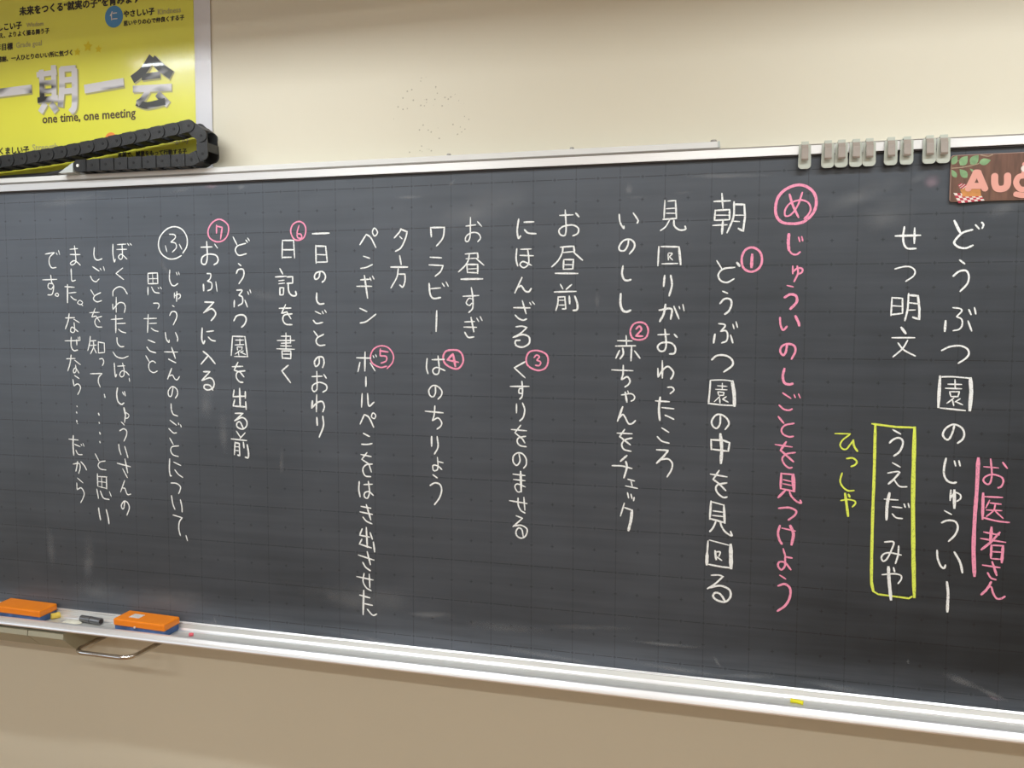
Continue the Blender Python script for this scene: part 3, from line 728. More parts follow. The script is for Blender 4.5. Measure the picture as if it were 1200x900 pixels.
ゅ|20:905,325 922,400;14:922,380 912,470;10:915,365 955,395 945,425 925,430
う|11:878,465 910,498;13:862,555 900,535 930,555 930,600 905,658
い|13:852,690 858,740 875,795;912,712 930,770 945,825
@H4
さ|13:837,152 970,187;15:915,110 943,248;13:893,208 940,297
ん|13:912,325 872,440;12:895,402 915,405 940,465 975,462
の|13:915,530 905,600 890,610 880,575 905,535 940,545 960,600 935,675
=white chalk column
@H1
し|13:607,172 603,240 615,285 645,298 685,285
ご|12:590,365 655,408;9:665,380 678,400;698,362 710,405;12:568,458 590,500 625,515 655,488
と|12:572,597 605,650;672,625 615,655 600,690 635,718 682,705
@H2
を|11:560,55 658,52;L617,12 582,100 625,88 665,148;682,92 630,110 612,150 635,195 685,200
知|13:567,293 560,360 542,435;11:565,340 625,335;555,385 628,380;13:598,340 600,400 570,468;12:605,410 628,460;11:648,345 650,458;L12:650,350 708,360 712,450;11:648,460 712,455
っ|11:658,520 690,518 702,550 688,588
て|12:568,668 685,665;685,668 655,700 648,750 668,803
@H3
comma|12:707,188 715,222
dot|14:648,378 657,400
dot|14:655,470 660,482
dot|14:660,568 668,590
dot|14:662,662 668,676
@H4
と|11:617,57 655,130;718,130 665,140 645,175 670,210 725,220
思|14:638,258 642,382;11:640,285 735,290;14:728,290 732,410;9:645,335 725,345;680,290 685,400;650,385 730,405;14:633,412 650,505;13:668,430 700,500 758,517;10:758,437 778,487
い|15:650,600 658,660 670,720;727,618 745,690 755,760
=white chalk column
@H1
ま|11:362,190 440,183;12:365,243 465,243;408,155 420,250 420,320 385,348 368,330 400,305 430,315 468,350
し|15:375,388 378,460;12:378,460 385,508 420,500
た|12:312,565 408,572;16:338,545 338,725;11:350,630 425,622;370,662 400,690 428,700
period|10:460,702 440,730 470,745 490,725 460,702;480,745 492,758
@H2
な|12:318,108 410,105;14:355,65 345,140 318,218;11:402,120 458,155;12:405,155 412,235 395,255 370,240 385,200 445,245
ぜ|11:312,338 465,335;13:375,300 375,390 400,435 440,430;12:430,325 432,380;9:445,300 450,330;462,295 465,330
な|12:328,518 415,515;14:375,480 365,560 342,640;11:410,532 468,577;420,580 425,640 405,660 398,635 420,610 455,662
ら|11:408,685 455,717;12:392,725 403,790;403,790 440,770 468,800 460,840 440,878
@H3
dot|10:432,305 436,315
dot|14:427,365 433,378
dot|13:430,450 434,470;8:438,482 442,486
だ|12:352,638 447,648;16:397,603 395,700 402,800;11:408,690 465,715;422,750 445,790 487,795;9:473,688 482,705;492,682 505,712
@H4
か|12:395,160 455,155 465,200 450,255;14:440,135 430,200 422,232;13:473,137 510,180 530,220
ら|11:438,300 495,350;12:432,350 435,418;435,418 475,400 505,450 495,500 470,548
=white chalk column
@H1
で|12:115,238 205,222;205,225 160,270 155,330 180,375 225,372;9:225,225 235,245;248,200 260,245
す|12:88,497 232,492;170,450 180,520 200,560 185,640 140,648;11:185,535 150,535 145,575 175,590 195,565
period|11:232,630 215,650 240,662 250,645 232,630
'''
TILES = dict(A1=(1020, 220), A2=(1020, 335), A3=(1020, 450), A4=(1020, 575), B1=(860, 200), B2=(860, 330), B3=(860, 460), B4=(860, 585),
             C1=(720, 220), C2=(720, 350), C3=(720, 480), C4=(760, 600), D1=(560, 230), D2=(560, 350), D3=(560, 480), D4=(560, 560),
             E1=(410, 250), E2=(410, 360), E3=(410, 480), E4=(410, 600), F1=(230, 250), F2=(230, 370), F3=(230, 440),
             G1=(130, 250), G2=(130, 340), G3=(130, 430), G4=(130, 530), H1=(40, 270), H2=(40, 360), H3=(40, 440), H4=(40, 525))
KIND = {'ring': 'chalk_ring', 'line': 'chalk_line', 'frame': 'chalk_frame', 'comma': 'chalk_comma', 'period': 'chalk_full_stop', 'dot': 'chalk_dot', 'bracket': 'chalk_bracket',
        '1': 'chalk_numeral', '2': 'chalk_numeral', '3': 'chalk_numeral', '4': 'chalk_numeral', '5': 'chalk_numeral', '6': 'chalk_numeral', '7': 'chalk_numeral'}
col_o = None; cmat = None; layer = 0
for ln in CHALK.strip().splitlines():
    ln = ln.strip()
    if not ln: continue
    if ln[0] == '=':
        text = ln[1:]
        nm = 'circled_number' if 'number' in text else 'chalk_frame_group' if 'frame' in text else 'writing_note' if 'note' in text else 'writing_column'
        if nm == 'chalk_frame_group': nm = 'name_frame'
        col_o = empty(nm); col_o.parent = bb
        ckey = text.split()[0]; cmat = M['chalk_' + ckey]
        if ckey != 'white': tag(col_o, text)
        continue
    if ln[0] == '@': tx, ty = TILES[ln[1:]]; sc = 60 / 7 if ln[1] in 'GH' else 20 / 3; continue
    ch, data = ln.split('|', 1)
    bm = bmesh.new(); wpx = 13
    for st in data.split(';'):
        straight = st.startswith('L')
        if straight: st = st[1:]
        if ':' in st: a_, st = st.split(':'); wpx = float(a_)
        pts = []
        for pr_ in st.split():
            a_, b_ = pr_.split(','); pts.append((tx + float(a_) / sc, ty + float(b_) / sc))
        P3 = [at(u, v, 0) for u, v in pts]; k = px_size(P3[0])
        P2 = [Vector((p.x, p.z)) for p in P3]
        if straight:
            seq = []
            for a_, b_ in zip(P2, P2[1:]):
                for q in range(4): seq.append(a_.lerp(b_, q / 4))
            seq.append(P2[-1])
        elif len(P2) == 2: seq = [P2[0].lerp(P2[1], q / 4) for q in range(5)]
        else: seq = spline(P2, 6)
        layer = (layer + 1) % 9
        ribbon(bm, seq, wpx / sc * k * 1.0, -0.0009 - 0.00006 * layer, jit=0.10)
    o = obj(KIND.get(ch, 'chalk_character'), bm, cmat, col_o)

# ---- pull handle and under-tray drawer
hp = [(-2.05, 0.045, 0.80), (-2.05, -0.065, 0.80)]
def corner(cx, cy, r, a0, a1, n=6): return [(cx + r * math.cos(a0 + (a1 - a0) * i / n), cy + r * math.sin(a0 + (a1 - a0) * i / n), 0.80) for i in range(n + 1)]
path = [(-2.028, 0.048, 0.80)] + corner(-1.998, -0.070, 0.03, math.pi, 1.5 * math.pi) + corner(-1.88, -0.070, 0.03, 1.5 * math.pi, 2 * math.pi) + [(-1.85, 0.048, 0.80)]
hd = empty('pull_handle', (-1.95, 0.048, 0.80))
bm = bmesh.new(); tube(bm, path, 0.0062, 14); keep(obj('handle_bar', bm, M['chrome'], None, True), hd)
tag(hd, 'polished steel U-shaped pull handle under the chalk tray', 'handle')
for o in list(hd.children): pass
dr_root = empty('storage_unit', (-2.4, 0.0, 0.80)); tag(dr_root, 'beige metal chalk drawer unit slung under the left end of the tray', 'drawer unit')
dp = [(0.048, 0.836), (-0.082, 0.836), (-0.084, 0.822), (-0.040, 0.780), (0.048, 0.780)]
for a_, b_ in ((-2.93, -2.563), (-2.560, -2.193), (-2.190, -2.075)):
    bm = bmesh.new(); prism(bm, dp, b_, 'yz', a_); keep(obj('drawer', bm, M['drawer']), dr_root)

# ================================================================ guide rail with bolts, cable chain
RZ0, RZ1 = ZT + 0.0205, ZT + 0.0355
XE = at(843, 170, -0.03).x
rail = empty('guide_rail', (XE, 0, RZ0)); tag(rail, 'white metal guide rail lying along the top of the blackboard frame', 'rail')
bm = bmesh.new()
prism(bm, [(-0.008, RZ0), (-0.008, RZ1 - 0.002), (-0.006, RZ1), (WALL_Y - 0.002, RZ1), (WALL_Y - 0.002, RZ0)], XE - 0.004, 'yz', XL - 0.02); keep(obj('channel', bm, M['white_rail']), rail)
bm = bmesh.new(); box(bm, XE - 0.004, XE, -0.0088, WALL_Y - 0.002, RZ0, RZ1 + 0.0005, 0.001); keep(obj('end_cap', bm, M['bracket']), rail)
bm = bmesh.new(); box(bm, XL - 0.02, XE, -0.0096, -0.0081, RZ0 + 0.0003, RZ0 + 0.002); keep(obj('shadow_strip', bm, M['screw']), rail)  # grey strip standing in for the shaded joint below the rail
for u, v, r in ((669, 181, 0.006), (836, 167, 0.008), (524, 190, 0.006), (224, 203, 0.006)):
    p = at(u, v, -0.01); bm = bmesh.new()
    g = bmesh.ops.create_cone(bm, cap_ends=True, segments=14, radius1=r, radius2=r * 0.75, depth=0.005)
    for q in g['verts']: q.co += Vector((p.x, 0.002, RZ1 + 0.0025))
    keep(obj('bolt', bm, M['screw']), rail)

YF, YB = -0.038, 0.011
pins_px = [(10.4, 187.7), (25.7, 185.6), (41.2, 183), (57, 180.5), (72.4, 177.7), (88, 174.7), (104, 171.6), (120.3, 168.3), (136.4, 164.7), (153, 161.3), (169.7, 158), (186.4, 154.4), (203.7, 151),
           (220.8, 147.3), (235.6, 158.8), (237.2, 180), (224.1, 193.7), (207, 195), (189.9, 196.3), (173.2, 197), (156.4, 198), (140.4, 199), (123.7, 200), (107.6, 200.7), (91.7, 201.7)]
pins = [at(u, v, YF) for u, v in pins_px]
pins = [Vector((p.x, 0, p.z)) for p in pins]
d0 = pins[0] - pins[1]
for i in range(5): pins.insert(0, pins[0] + d0)
HH = 0.0155
LOW = RZ1 + HH + 0.0005
for i, p in enumerate(pins):      # the lower run lies on the rail
    if p.z < LOW: p.z = LOW
chain = empty('cable_chain', (pins[-1].x, -0.02, RZ1)); tag(chain, 'black plastic cable chain looped over the left end of the blackboard top', 'cable chain')
def link(L):
    bm = bmesh.new()
    def plate(ya, yb, xa, xb, h, mi=0):
        pts = [(xa, h), (xa, -h)]
        pts += [(xb + h * math.sin(a), -h * math.cos(a)) for a in [math.pi * k / 10 for k in range(11)]]
        prism(bm, pts, yb, 'xz', ya, mi)
    def inner(ya, yb):
        pts = [(L * 0.5, -HH * 0.97), (L * 0.5, HH * 0.97)] + [(-HH * 0.9 * math.sin(q), HH * 0.97 * math.cos(q)) for q in [math.pi * k / 8 for k in range(9)]]
        prism(bm, pts, yb, 'xz', ya)
    for ya, yb in ((YF + 0.0022, YF + 0.0050), (YB - 0.0050, YB - 0.0022)): inner(ya, yb)
    for ya, yb in ((YF, YF + 0.0030), (YB - 0.0030, YB)): plate(ya, yb, L * 0.44, L, HH)
    for xa, xb, z in ((L * 0.42, L * 0.90, HH - 0.0028), (L * 0.42, L * 0.90, -HH)):
        box(bm, xa, xb, YF + 0.001, YB - 0.001, z, z + 0.0028, 0.0006)
    for ys in (YF - 0.0003, YB):
        g = bmesh.ops.create_cone(bm, cap_ends=True, segments=12, radius1=0.0034, radius2=0.0034, depth=0.0008)
        for q in g['verts']:
            q.co = Vector((q.co.x + L, q.co.z + ys, q.co.y))
            for f in q.link_faces: f.material_index = 1
    return bm
n_p = len(pins)
for i in range(n_p - 1):
    a_, b_ = pins[i], pins[i + 1]      # link local x runs from one pin to the next
    d = b_ - a_; L = d.length; ang = math.atan2(d.z, d.x)
    o = obj('chain_link', link(L), [M['chain'], M['chain_dark']])
    Mx = Matrix.Translation((a_.x, 0, a_.z)) @ Matrix.Rotation(-ang, 4, 'Y')
    o.data.transform(Mx); keep(o, chain)
# end of the lower run
bm = bmesh.new(); e_ = pins[-1]
pts = [(e_.x + 0.02, e_.z + HH), (e_.x + 0.02, e_.z - HH)] + [(e_.x - HH * 0.6 * math.sin(a) - 0.004, e_.z - HH * math.cos(a)) for a in [math.pi * k / 8 for k in range(9)]]
prism(bm, pts, YB, 'xz', YF - 0.0005); keep(obj('end_bracket', bm, M['chain']), chain)
bm = bmesh.new(); g = bmesh.ops.create_cone(bm, cap_ends=True, segments=12, radius1=0.0042, radius2=0.0042, depth=0.003)
for q in g['verts']: q.co = Vector((q.co.x + e_.x, q.co.z + YF - 0.001, q.co.y + e_.z))
tag(keep(obj('screw', bm, M['white_rail']), chain), 'bright screw in the end bracket')
# pale bracket and the cable leaving the chain
p1, p2, p3 = at(70, 208, -0.03), at(87, 208, -0.03), at(87, 199, -0.03)
bm = bmesh.new(); prism(bm, [(p1.x, RZ1 + 0.0003), (p2.x, RZ1 + 0.0003), (p3.x, RZ1 + 0.026)], -0.010, 'xz', -0.034)
tag(obj('cable_bracket', bm, M['bracket']), 'pale wedge bracket on the rail at the free end of the cable chain', 'bracket')
pa = at(92, 199, -0.02); pb = at(62, 207, -0.02)
bm = bmesh.new(); tube(bm, [(pa.x + 0.0, -0.012, RZ1 + 0.020), (pa.x - 0.03, -0.002, RZ1 + 0.021), ((pa.x + pb.x) / 2 - 0.01, 0.002, RZ1 + 0.014), (pb.x, -0.006, RZ1 + 0.0075), (pb.x - 0.05, 0.004, RZ1 + 0.0060), (pb.x - 0.5, 0.03, RZ1 + 0.0060)], 0.0055, 10)
tag(obj('cable', bm, M['cable'], None, True), 'black cable leaving the cable chain along the rail', 'cable')

# ================================================================ clips on the frame
CL = [(943.5, 'leftmost clip, hanging alone left of all the others'), (970.8, 'second clip from the left, first of the leftmost touching pair'), (986.7, 'third clip from the left, right one of the leftmost pair'),
      (1003.8, 'fourth clip from the left, just right of the first pair'), (1019.6, 'fifth clip from the left, in the middle of the row'), (1045, 'sixth clip from the left, left one of the spaced pair'),
      (1063.7, 'fourth clip from the right, right one of the spaced pair'), (1090.4, 'second clip from the right end of the row'), (1107, 'rightmost clip, beside the brown month card')]
CZ = ZT + 0.0205
def clip_mesh():
    bm = bmesh.new(); wv = 0.0128
    pts = [(-wv * 0.93, CZ - 0.003), (-wv, CZ - 0.038)] + [(-wv + 0.008 - 0.008 * math.cos(a), CZ - 0.0445 - 0.008 * math.sin(a)) for a in [math.pi / 2 * k / 6 for k in range(7)]]
    pts += [(wv - 0.008 + 0.008 * math.sin(a), CZ - 0.0445 - 0.008 * math.cos(a)) for a in [math.pi / 2 * k / 6 for k in range(7)]] + [(wv, CZ - 0.038), (wv * 0.93, CZ - 0.003)]
    prism(bm, pts, -0.0225, 'xz', -0.0255); return bm
def tab_mesh():
    bm = bmesh.new(); box(bm, -0.0073, 0.0073, -0.0255, -0.010, CZ + 0.0002, CZ + 0.0022, 0.0005)
    box(bm, -0.0073, 0.0073, -0.0262, -0.0242, CZ - 0.003, CZ + 0.0040, 0.0006); return bm
def tongue_mesh():
    bm = bmesh.new(); prism(bm, [(-0.0258, CZ - 0.002), (-0.0335, CZ - 0.012), (-0.0355, CZ - 0.033), (-0.0335, CZ - 0.0365), (-0.0295, CZ - 0.036), (-0.0315, CZ - 0.032), (-0.0305, CZ - 0.013), (-0.0258, CZ - 0.006)], 0.0068, 'yz', -0.0068); return bm
meshes = None
for i, (u, lb) in enumerate(CL):
    X_ = at(u, 180, -0.025).x; t = empty('hook_clip', (X_, -0.0105, CZ))
    if meshes is None:
        a_ = obj('clip_plate', clip_mesh(), M['clip']); b_ = obj('top_tab', tab_mesh(), M['clip']); c_ = obj('tongue', tongue_mesh(), M['tongue'])
        for o in (a_, b_, c_): o.data.transform(Matrix.Translation((0, 0.022, -CZ))); o.parent = t
        tag(c_, 'darker cloudy tongue'); meshes = (a_, b_, c_)
    else:
        for s_ in meshes:
            o = s_.copy(); COL.objects.link(o); o.parent = t
    tag(t, 'milky plastic ' + lb, 'clip', 'plastic hook clips on the top frame')

# ================================================================ month card
cY = -0.0062
c00 = at(1112, 238, cY); c01 = at(1115, 181.5, cY)
cx0, cz0, cz1 = c00.x + 0.001, at(1115, 236.5, cY).z, at(1150, 180.5, cY).z
cx1 = cx0 + 0.29
card = empty('month_card', (cx0, 0, cz0)); tag(card, 'brown wood-patterned magnetic month card reading August at the board\'s top right', 'sign')
def rrect(xa, xb, za, zb, r):
    pts = []
    for cx_, cz_, a0 in ((xb - r, zb - r, 0), (xa + r, zb - r, 90), (xa + r, za + r, 180), (xb - r, za + r, 270)):
        pts += [(cx_ + r * math.cos(math.radians(a0 + k * 15)), cz_ + r * math.sin(math.radians(a0 + k * 15))) for k in range(7)]
    return pts
bm = bmesh.new(); prism(bm, rrect(cx0, cx1, cz0, cz1, 0.005), -0.0012, 'xz', cY + 0.0003); keep(obj('magnet_backing', bm, M['card_edge']), card)
bm = bmesh.new(); prism(bm, rrect(cx0 + 0.0012, cx1 - 0.0012, cz0 + 0.0012, cz1 - 0.0012, 0.004), cY, 'xz', cY - 0.0006); keep(obj('printed_face', bm, M['card']), card)
T5 = lambda x, y: (1100 + x / 9, 150 + y / 9)
def flat(bm, px, y, mi=0):
    vs = []
    for u, v in px:
        p = at(u, v, cY); vs.append(bm.verts.new((p.x, y, p.z)))
    f = bm.faces.new(vs); f.material_index = mi
def leaf_px(ax, ay, bx, by, wd):
    pts = []; n = 7
    dx, dy = bx - ax, by - ay; L_ = math.hypot(dx, dy); nx, ny = -dy / L_, dx / L_
    up_ = [(ax + dx * t_ + nx * wd * math.sin(math.pi * t_ ** 0.8), ay + dy * t_ + ny * wd * math.sin(math.pi * t_ ** 0.8)) for t_ in [k / n for k in range(n + 1)]]
    dn_ = [(ax + dx * t_ - nx * wd * math.sin(math.pi * t_ ** 0.8), ay + dy * t_ - ny * wd * math.sin(math.pi * t_ ** 0.8)) for t_ in [k / n for k in range(n - 1, 0, -1)]]
    return [T5(*q) for q in up_ + dn_]
for a_ in ((225, 395, 305, 295, 44), (335, 385, 420, 285, 44), (425, 370, 550, 340, 36), (140, 385, 195, 290, 34), (300, 525, 220, 435, 38), (185, 525, 136, 440, 26), (372, 465, 330, 430, 12)):
    bm = bmesh.new(); flat(bm, leaf_px(*a_), cY - 0.0010); keep(obj('printed_leaf', bm, M['leaf']), card)
def stroke5(bm, pts, wpx, y, mi=0, straight=False):
    P2 = [at(*T5(*q), cY) for q in pts]; k = px_size(P2[0]); P2 = [Vector((q.x, q.z)) for q in P2]
    ribbon(bm, P2 if straight or len(P2) < 3 else spline(P2, 8), wpx / 9 * k, y, mi=mi, taper=False)
bm = bmesh.new(); stroke5(bm, [(136, 425), (230, 418), (330, 400), (425, 375)], 9, cY - 0.0009); stroke5(bm, [(190, 350), (240, 345)], 6, cY - 0.0009); stroke5(bm, [(440, 285), (520, 298), (570, 280)], 9, cY - 0.0009)
keep(obj('printed_twig', bm, M['twig']), card)
bm = bmesh.new(); flat(bm, [T5(*q) for q in ((225, 650), (300, 620), (435, 625), (448, 720), (255, 725))], cY - 0.0010); keep(obj('printed_basket', bm, M['basket']), card)
bm = bmesh.new(); uvn = 0
quad = [(155, 685), (440, 700), (483, 765), (210, 795)]
for i in range(8):
    for j in range(4):
        def bl(s, t_):
            a1 = Vector(quad[0]).lerp(Vector(quad[1]), s); b1 = Vector(quad[3]).lerp(Vector(quad[2]), s); return a1.lerp(b1, t_)
        qs = [bl(i / 8, j / 4), bl((i + 1) / 8, j / 4), bl((i + 1) / 8, (j + 1) / 4), bl(i / 8, (j + 1) / 4)]
        flat(bm, [T5(*q) for q in qs], cY - 0.00085, 0 if (i + j) % 2 else 1)
for a_ in ((205, 610, 240, 585), (215, 630, 270, 590), (240, 640, 290, 600)):
    stroke5(bm, [(a_[0], a_[1]), (a_[2], a_[3])], 14, cY - 0.0011, 0); stroke5(bm, [(a_[0] + 8, a_[1] + 4), (a_[2] + 8, a_[3] + 4)], 6, cY - 0.0012, 1)
keep(obj('gingham_cloth', bm, [M['red_print'], M['white_print']]), card)
yl = cY - 0.0014
def letter(strokes, wpx, mat=M['letter'], nm='letter'):
    global yl
    bm = bmesh.new(); yl -= 0.0001; kk = 0
    for s_ in strokes:
        stroke5(bm, s_, wpx, yl - kk * 0.00003, straight=len(s_) < 3); kk += 1
        for end in (s_[0], s_[-1]):      # round ends
            kk += 1
            c = at(*T5(*end), cY); r = wpx / 18 * px_size(c)
            vs = [bm.verts.new((c.x + r * math.cos(2 * math.pi * q / 14), yl - 0.00012 - kk * 0.00002, c.z + r * math.sin(2 * math.pi * q / 14))) for q in range(14)]; bm.faces.new(vs)
    keep(obj(nm, bm, mat), card)
letter([[(310, 640), (390, 475)], [(415, 475), (485, 640)], [(388, 472), (416, 472)], [(345, 612), (450, 612)]], 64)
letter([[(588, 510), (590, 590), (610, 635), (655, 645), (700, 630), (722, 590), (724, 505)]], 68)
letter([[(950, 520), (900, 505), (840, 520), (815, 580), (850, 640), (910, 648), (960, 610)], [(965, 510), (968, 620), (950, 690), (890, 712), (815, 700)]], 58)
letter([[(1060, 505), (1065, 590), (1090, 635), (1135, 640), (1175, 620), (1195, 585), (1195, 500)]], 62)
letter([[(1370, 510), (1310, 495), (1270, 520), (1290, 560), (1350, 575), (1375, 610), (1340, 645), (1270, 635)]], 50)
letter([[(1470, 430), (1475, 580), (1500, 635), (1550, 630)], [(1430, 505), (1540, 500)]], 50)
bm = bmesh.new()
for cx_, cy_, r, mi in ((900, 430, 34, 1), (905, 385, 26, 0), (893, 470, 24, 0)):
    flat(bm, [T5(cx_ + r * math.cos(2 * math.pi * q / 14), cy_ + r * math.sin(2 * math.pi * q / 14)) for q in range(14)], cY - 0.0012 - 0.0001 * mi, mi)
keep(obj('printed_figure', bm, [M['letter'], M['white_print']]), card)

# ================================================================ things in the tray
def eraser(cx, cyy, rot, lb, L=0.165, D=0.062, sticker=False):
    t = empty('blackboard_eraser', (cx, cyy, TF + 0.001)); t.rotation_euler = (math.radians(3), 0, math.radians(rot))
    tag(t, lb, 'eraser')
    bm = bmesh.new(); box(bm, -L / 2 + 0.002, L / 2 - 0.002, -D / 2 + 0.002, D / 2 - 0.002, 0.0, 0.019, 0.003); tag(obj('felt_pad', bm, M['blue'], t), 'blue felt pad')
    bm = bmesh.new(); box(bm, -L / 2, L / 2, -D / 2, D / 2, 0.017, 0.036, 0.004, seg=3); tag(obj('grip', bm, M['orange'], t, False), 'orange plastic back')
    if sticker:
        bm = bmesh.new(); box(bm, -L / 2 + 0.035, -L / 2 + 0.068, -0.012, 0.012, 0.036, 0.0364); obj('sticker', bm, M['sticker'], t)
        bm = bmesh.new(); g = bmesh.ops.create_uvsphere(bm, u_segments=8, v_segments=6, radius=0.003)
        for q in g['verts']: q.co += Vector((-0.012, -D / 2, 0.019))
        obj('rivet', bm, M['sticker'], t)
    return t
eraser(-1.846, -0.036, -3, 'orange-backed blue felt eraser with a small white sticker, above the pull handle', sticker=True)
eraser(-2.243, -0.036, -2, 'orange-backed blue felt eraser cut off by the left picture edge', L=0.165)
# dark cylinder
pc = atz(107, 727, TF + 0.009)
bm = bmesh.new(); tube(bm, [(-0.035, 0, 0), (-0.0335, 0, 0), (0.0335, 0, 0), (0.035, 0, 0)], 0.0092, 18)
t = empty('magnet_bar', (pc.x, max(-0.055, min(-0.02, pc.y)), TF + 0.0104)); t.rotation_euler = (0, 0, math.radians(-6)); obj('bar', bm, M['steel_dark'], t)
bm = bmesh.new(); tube(bm, [(0.0345, 0, 0), (0.036, 0, 0)], 0.0066, 14); obj('end_disc', bm, M['shade_dark_trim'], t)
bm = bmesh.new(); tube(bm, [(-0.001, 0, 0), (0.001, 0, 0)], 0.0094, 18); obj('seam_band', bm, M['shade_dark_trim'], t)
tag(t, 'short dark grey metallic cylinder lying in the tray between the two erasers', 'cylinder')
def chalk_bit(name, u, v, L, r, rot, mat, lb, cat='chalk'):
    p = atz(u, v, TF + r); bm = bmesh.new(); tube(bm, [(-L / 2, 0, 0), (-L / 2 + 0.001, 0, 0), (0, 0.0005, 0), (L / 2 - 0.002, 0, 0), (L / 2, 0, 0)], r, 10)
    for q in bm.verts: q.co += Vector([random.uniform(-0.0006, 0.0006) for _ in range(3)])
    o = obj(name, bm, mat); o.location = (p.x, max(-0.058, min(-0.026, p.y)), TF + r + 0.0012); o.rotation_euler = (0, 0, math.radians(rot)); tag(o, lb, cat); return o
chalk_bit('chalk_piece', 74, 718, 0.022, 0.008, 60, M['yellow_chalk'], 'pale yellow chalk stub against the right end of the left eraser')
chalk_bit('chalk_piece', 224, 744, 0.010, 0.0045, 20, M['pink_chalk_stick'], 'tiny red-pink chalk crumb in the tray right of the stickered eraser')
chalk_bit('chalk_piece', 934, 823, 0.026, 0.0045, -12, M['neon_yellow'], 'bright yellow chalk piece in the tray below the pink writing')
bm = bmesh.new(); g = bmesh.ops.create_icosphere(bm, subdivisions=3, radius=1)
for q in g['verts']:
    k = 1 + random.uniform(-0.08, 0.08); q.co = Vector((q.co.x * 0.030 * k, q.co.y * 0.016 * k, max(0, q.co.z) * 0.006 * k))
pd = atz(92, 726, TF + 0.002)
o = obj('chalk_dust_pile', bm, M['chalk_dust'], None, True); o.location = (pd.x, -0.040, TF + 0.001); tag(o, 'low heap of white chalk dust in the tray beside the dark cylinder', 'chalk dust', kind='stuff')

# ================================================================ poster
PY = WALL_Y - 0.003
poster = empty('poster', (at(248, 150, PY).x, PY, 2.1)); tag(poster, 'glossy yellow school-motto poster with large silver characters and white border', 'poster')
xr = at(249, 150, PY).x; xy = at(230, 150, PY).x; zb = at(30, 213, PY).z - 0.01; zy = at(30, 205.5, PY).z; xl = xr - 1.03; zt = zb + 0.73
bm = bmesh.new(); NX, NZ = 40, 24
# the sheet waves a little
def wav(x, z): return 0.0016 * math.sin(x * 9 + 2 * z) * math.sin(z * 14 + 1) - 0.0002
def sheet(bm, xa, xb, za, zb_, y):
    vs = [[bm.verts.new((xa + (xb - xa) * i / NX, y, za + (zb_ - za) * j / NZ)) for i in range(NX + 1)] for j in range(NZ + 1)]
    for j in range(NZ):
        for i in range(NX): bm.faces.new((vs[j][i], vs[j][i + 1], vs[j + 1][i + 1], vs[j + 1][i]))
sheet(bm, xl, xr, zb, zt, PY); o = keep(obj('paper', bm, M['poster_white'], None, True), poster)
bm = bmesh.new(); sheet(bm, xl + 0.045, xy, zy, zt - 0.045, PY - 0.0006); keep(obj('yellow_print', bm, M['poster'], None, True), poster)
IY = PY - 0.0012
def text(s, u0, u1, v0, mat, v1=None, bold=0.0, part='printed_text', sx=1.0, anchor='l'):
    """text whose baseline starts at photo point (u0, v0) and ends at u1"""
    a_ = at(u0, v0, IY); b_ = at(u1, v0 if v1 is None else v1, IY)
    cu = bpy.data.curves.new(part, 'FONT'); cu.body = s; cu.size = 1.0; cu.offset = 0.0; cu.resolution_u = 2
    o = bpy.data.objects.new(part, cu); COL.objects.link(o); bpy.context.view_layer.update()
    dg = bpy.context.evaluated_depsgraph_get(); me = bpy.data.meshes.new_from_object(o.evaluated_get(dg)); COL.objects.unlink(o); bpy.data.objects.remove(o)
    xs = [v.co.x for v in me.vertices]
    if not xs: return None
    w0, w1 = min(xs), max(xs); k = (b_.x - a_.x) / (w1 - w0)
    verts0 = [((v.co.x - w0) * k + a_.x, (v.co.y) * k * sx + a_.z) for v in me.vertices]
    faces = [tuple(p.vertices) for p in me.polygons]
    V, Fc = [], []
    offs = [(0, 0)] if not bold else [(bold * math.cos(q * math.pi / 3), bold * math.sin(q * math.pi / 3)) for q in range(6)]
    for n_, (ox, oz) in enumerate(offs):
        base = len(V)
        V += [(x + ox, IY - 0.00002 * n_, z + oz) for x, z in verts0]; Fc += [tuple(i + base for i in f) for f in faces]
    m2 = bpy.data.meshes.new(part); m2.from_pydata(V, [], Fc); m2.materials.append(mat); bpy.data.meshes.remove(me)
    o = bpy.data.objects.new(part, m2); COL.objects.link(o); keep(o, poster); return o
text('未来をつくる“就実の子”を育みます', 23, 164, 17.5, M['ink'], 3.5, bold=0.0011)
text('やさしい子', 145, 181, 20, M['ink'], bold=0.0009)
text('Kindness', 185, 212, 17, M['ink_grey'], bold=0.0004)
text('思いやりの心で仲良くする子', 145, 216, 30, M['ink'], bold=0.0006)
text('かしこい子', -10, 25.5, 36.5, M['ink'], bold=0.0009)
text('Wisdom', 31, 51, 32, M['ink_grey'], bold=0.0004)
text('自ら考え、よりよく振る舞う子', -16, 58, 46, M['ink'], bold=0.0006)
text('学年目標', -12, 15, 60, M['ink'], bold=0.0007)
text('Grade goal', 19, 49, 56, M['ink_grey'], bold=0.0004)
text('感謝、一人ひとりのいい所に気づく', -3, 85, 72.5, M['ink'], bold=0.0006)
text('one time, one meeting', 50, 159, 144.5, M['ink_brown'], bold=0.0008)
text('たくましい子', -8, 34, 181, M['ink'], bold=0.0009)
text('Strength', 38, 68, 177, M['ink_grey'], bold=0.0004)
text('Integrity', 192, 222, 168, M['ink_grey'], bold=0.0004)
text('言葉で、誠意をもって行動する子', 138, 219, 184, M['ink'], bold=0.0006)
def disc(u, v, r, mat, name, y, n=28, pts=None):
    c = at(u, v, IY); bm = bmesh.new()
    if pts is None: pts = [(r * math.cos(2 * math.pi * q / n), r * math.sin(2 * math.pi * q / n)) for q in range(n)]
    bm.faces.new([bm.verts.new((c.x + a, y, c.z + b)) for a, b in pts]); return keep(obj(name, bm, mat), poster)
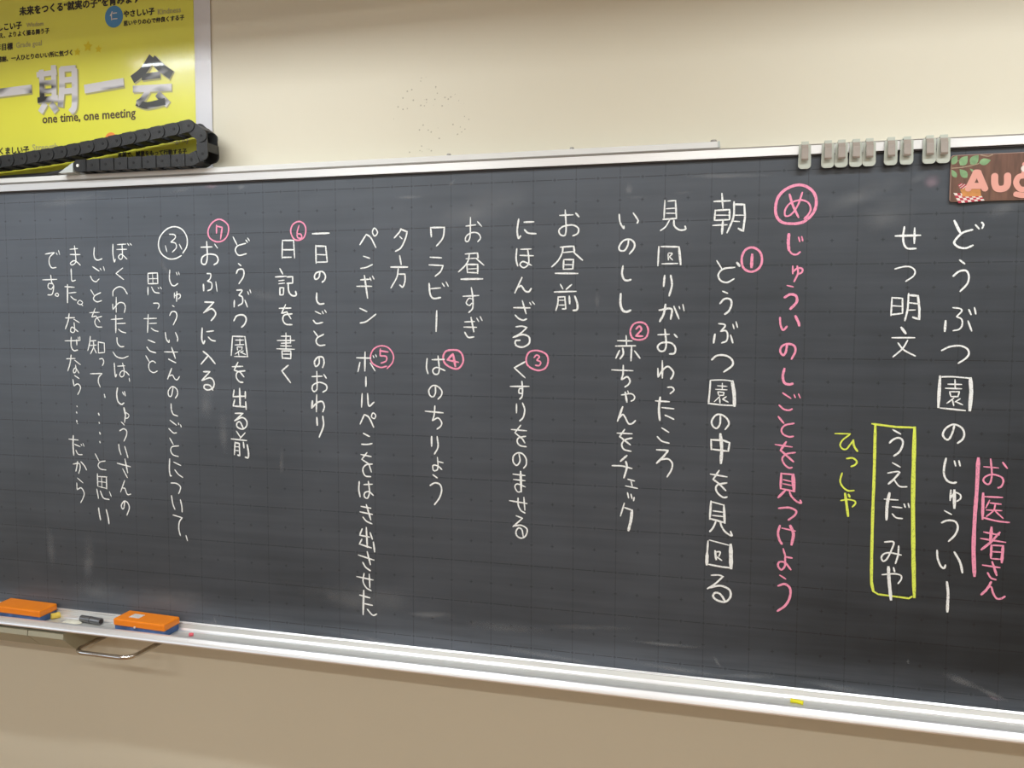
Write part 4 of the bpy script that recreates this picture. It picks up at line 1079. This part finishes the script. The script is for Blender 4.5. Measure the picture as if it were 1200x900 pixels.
disc(133.5, 19.5, 0.0285, M['badge'], 'round_badge', IY)
IY -= 0.0006; text('仁', 129, 137.5, 23, M['white_print'], bold=0.0004); IY += 0.0006
disc(130, 164, 0.020, M['orange_ink'], 'round_badge', IY)
for u, v, r in ((90.5, 61, 0.0115), (103, 54.5, 0.0155), (115.5, 57.5, 0.0115)):
    disc(u, v, r, M['gold'], 'printed_star', IY, pts=[((r if q % 2 == 0 else r * 0.5) * math.sin(math.pi * q / 5 + 0.1), (r if q % 2 == 0 else r * 0.5) * math.cos(math.pi * q / 5 + 0.1)) for q in range(10)])
# the four big silver characters, drawn stroke by stroke
def big(strokes, name='silver_character', mat='foil'):
    bm = bmesh.new(); bm2 = bmesh.new(); i = 0
    for st_ in strokes:
        wd, pts = st_[:2]; mi = st_[2] if len(st_) > 2 else 0
        P3 = [at(u, v, IY) for u, v in pts]; k = px_size(P3[0]); P2 = [Vector((p.x, p.z)) for p in P3]
        if len(P2) > 2: P2 = spline(P2, 6)
        i += 1
        ribbon(bm2, [p + Vector((0.003, -0.003)) for p in P2], wd * k * 1.15, IY - 0.0001 - i * 0.00001, taper=False)
        ribbon(bm, P2, wd * k, IY - 0.0004 - i * 0.00002, taper=False, mi=mi)
    keep(obj('character_shade', bm2, M['ink_grey']), poster); tag(keep(obj(name, bm, [M['foil'], M['foil_dark']]), poster), 'silver brush-style character')
big([(9.5, [(-18, 111), (37, 104)])])
T8 = lambda x, y: (x / 9.185, 60 + y / 9.185)
big([(7, [T8(445, 200), T8(450, 330), T8(455, 540)]), (7, [T8(575, 150), T8(580, 350), T8(585, 540)]), (6, [T8(395, 255), T8(610, 225)]), (5, [T8(455, 340), T8(580, 330)]), (5, [T8(455, 430), T8(580, 420)]),
     (7, [T8(405, 530), T8(625, 505)]), (7.5, [T8(490, 560), T8(435, 660)]), (7.5, [T8(550, 560), T8(610, 650)]),
     (8, [T8(665, 180), T8(668, 400), T8(650, 600)]), (8, [T8(800, 185), T8(805, 400), T8(800, 600), T8(760, 660)]), (6.5, [T8(650, 195), T8(815, 180)]), (6.5, [T8(650, 315), T8(815, 300)]), (6.5, [T8(650, 435), T8(815, 420)])])
big([(10, [(99, 104.5), (145, 96.5)])])
T4_ = lambda x, y: (120 + x / 9.185, y / 9.185)
U1 = lambda x, y: (x / 4.286, y / 4.286)
big([(10, [U1(765, 285), U1(720, 355), U1(665, 400)], 1), (10, [U1(765, 295), U1(810, 340), U1(862, 378)], 1), (7.5, [U1(712, 388), U1(805, 376)], 1), (8, [U1(668, 448), U1(862, 438)]),
     (7, [U1(745, 455), U1(715, 500), U1(690, 520)]), (8, [U1(685, 515), U1(740, 530), U1(830, 510)], 1), (8, [U1(790, 470), U1(845, 525)])])
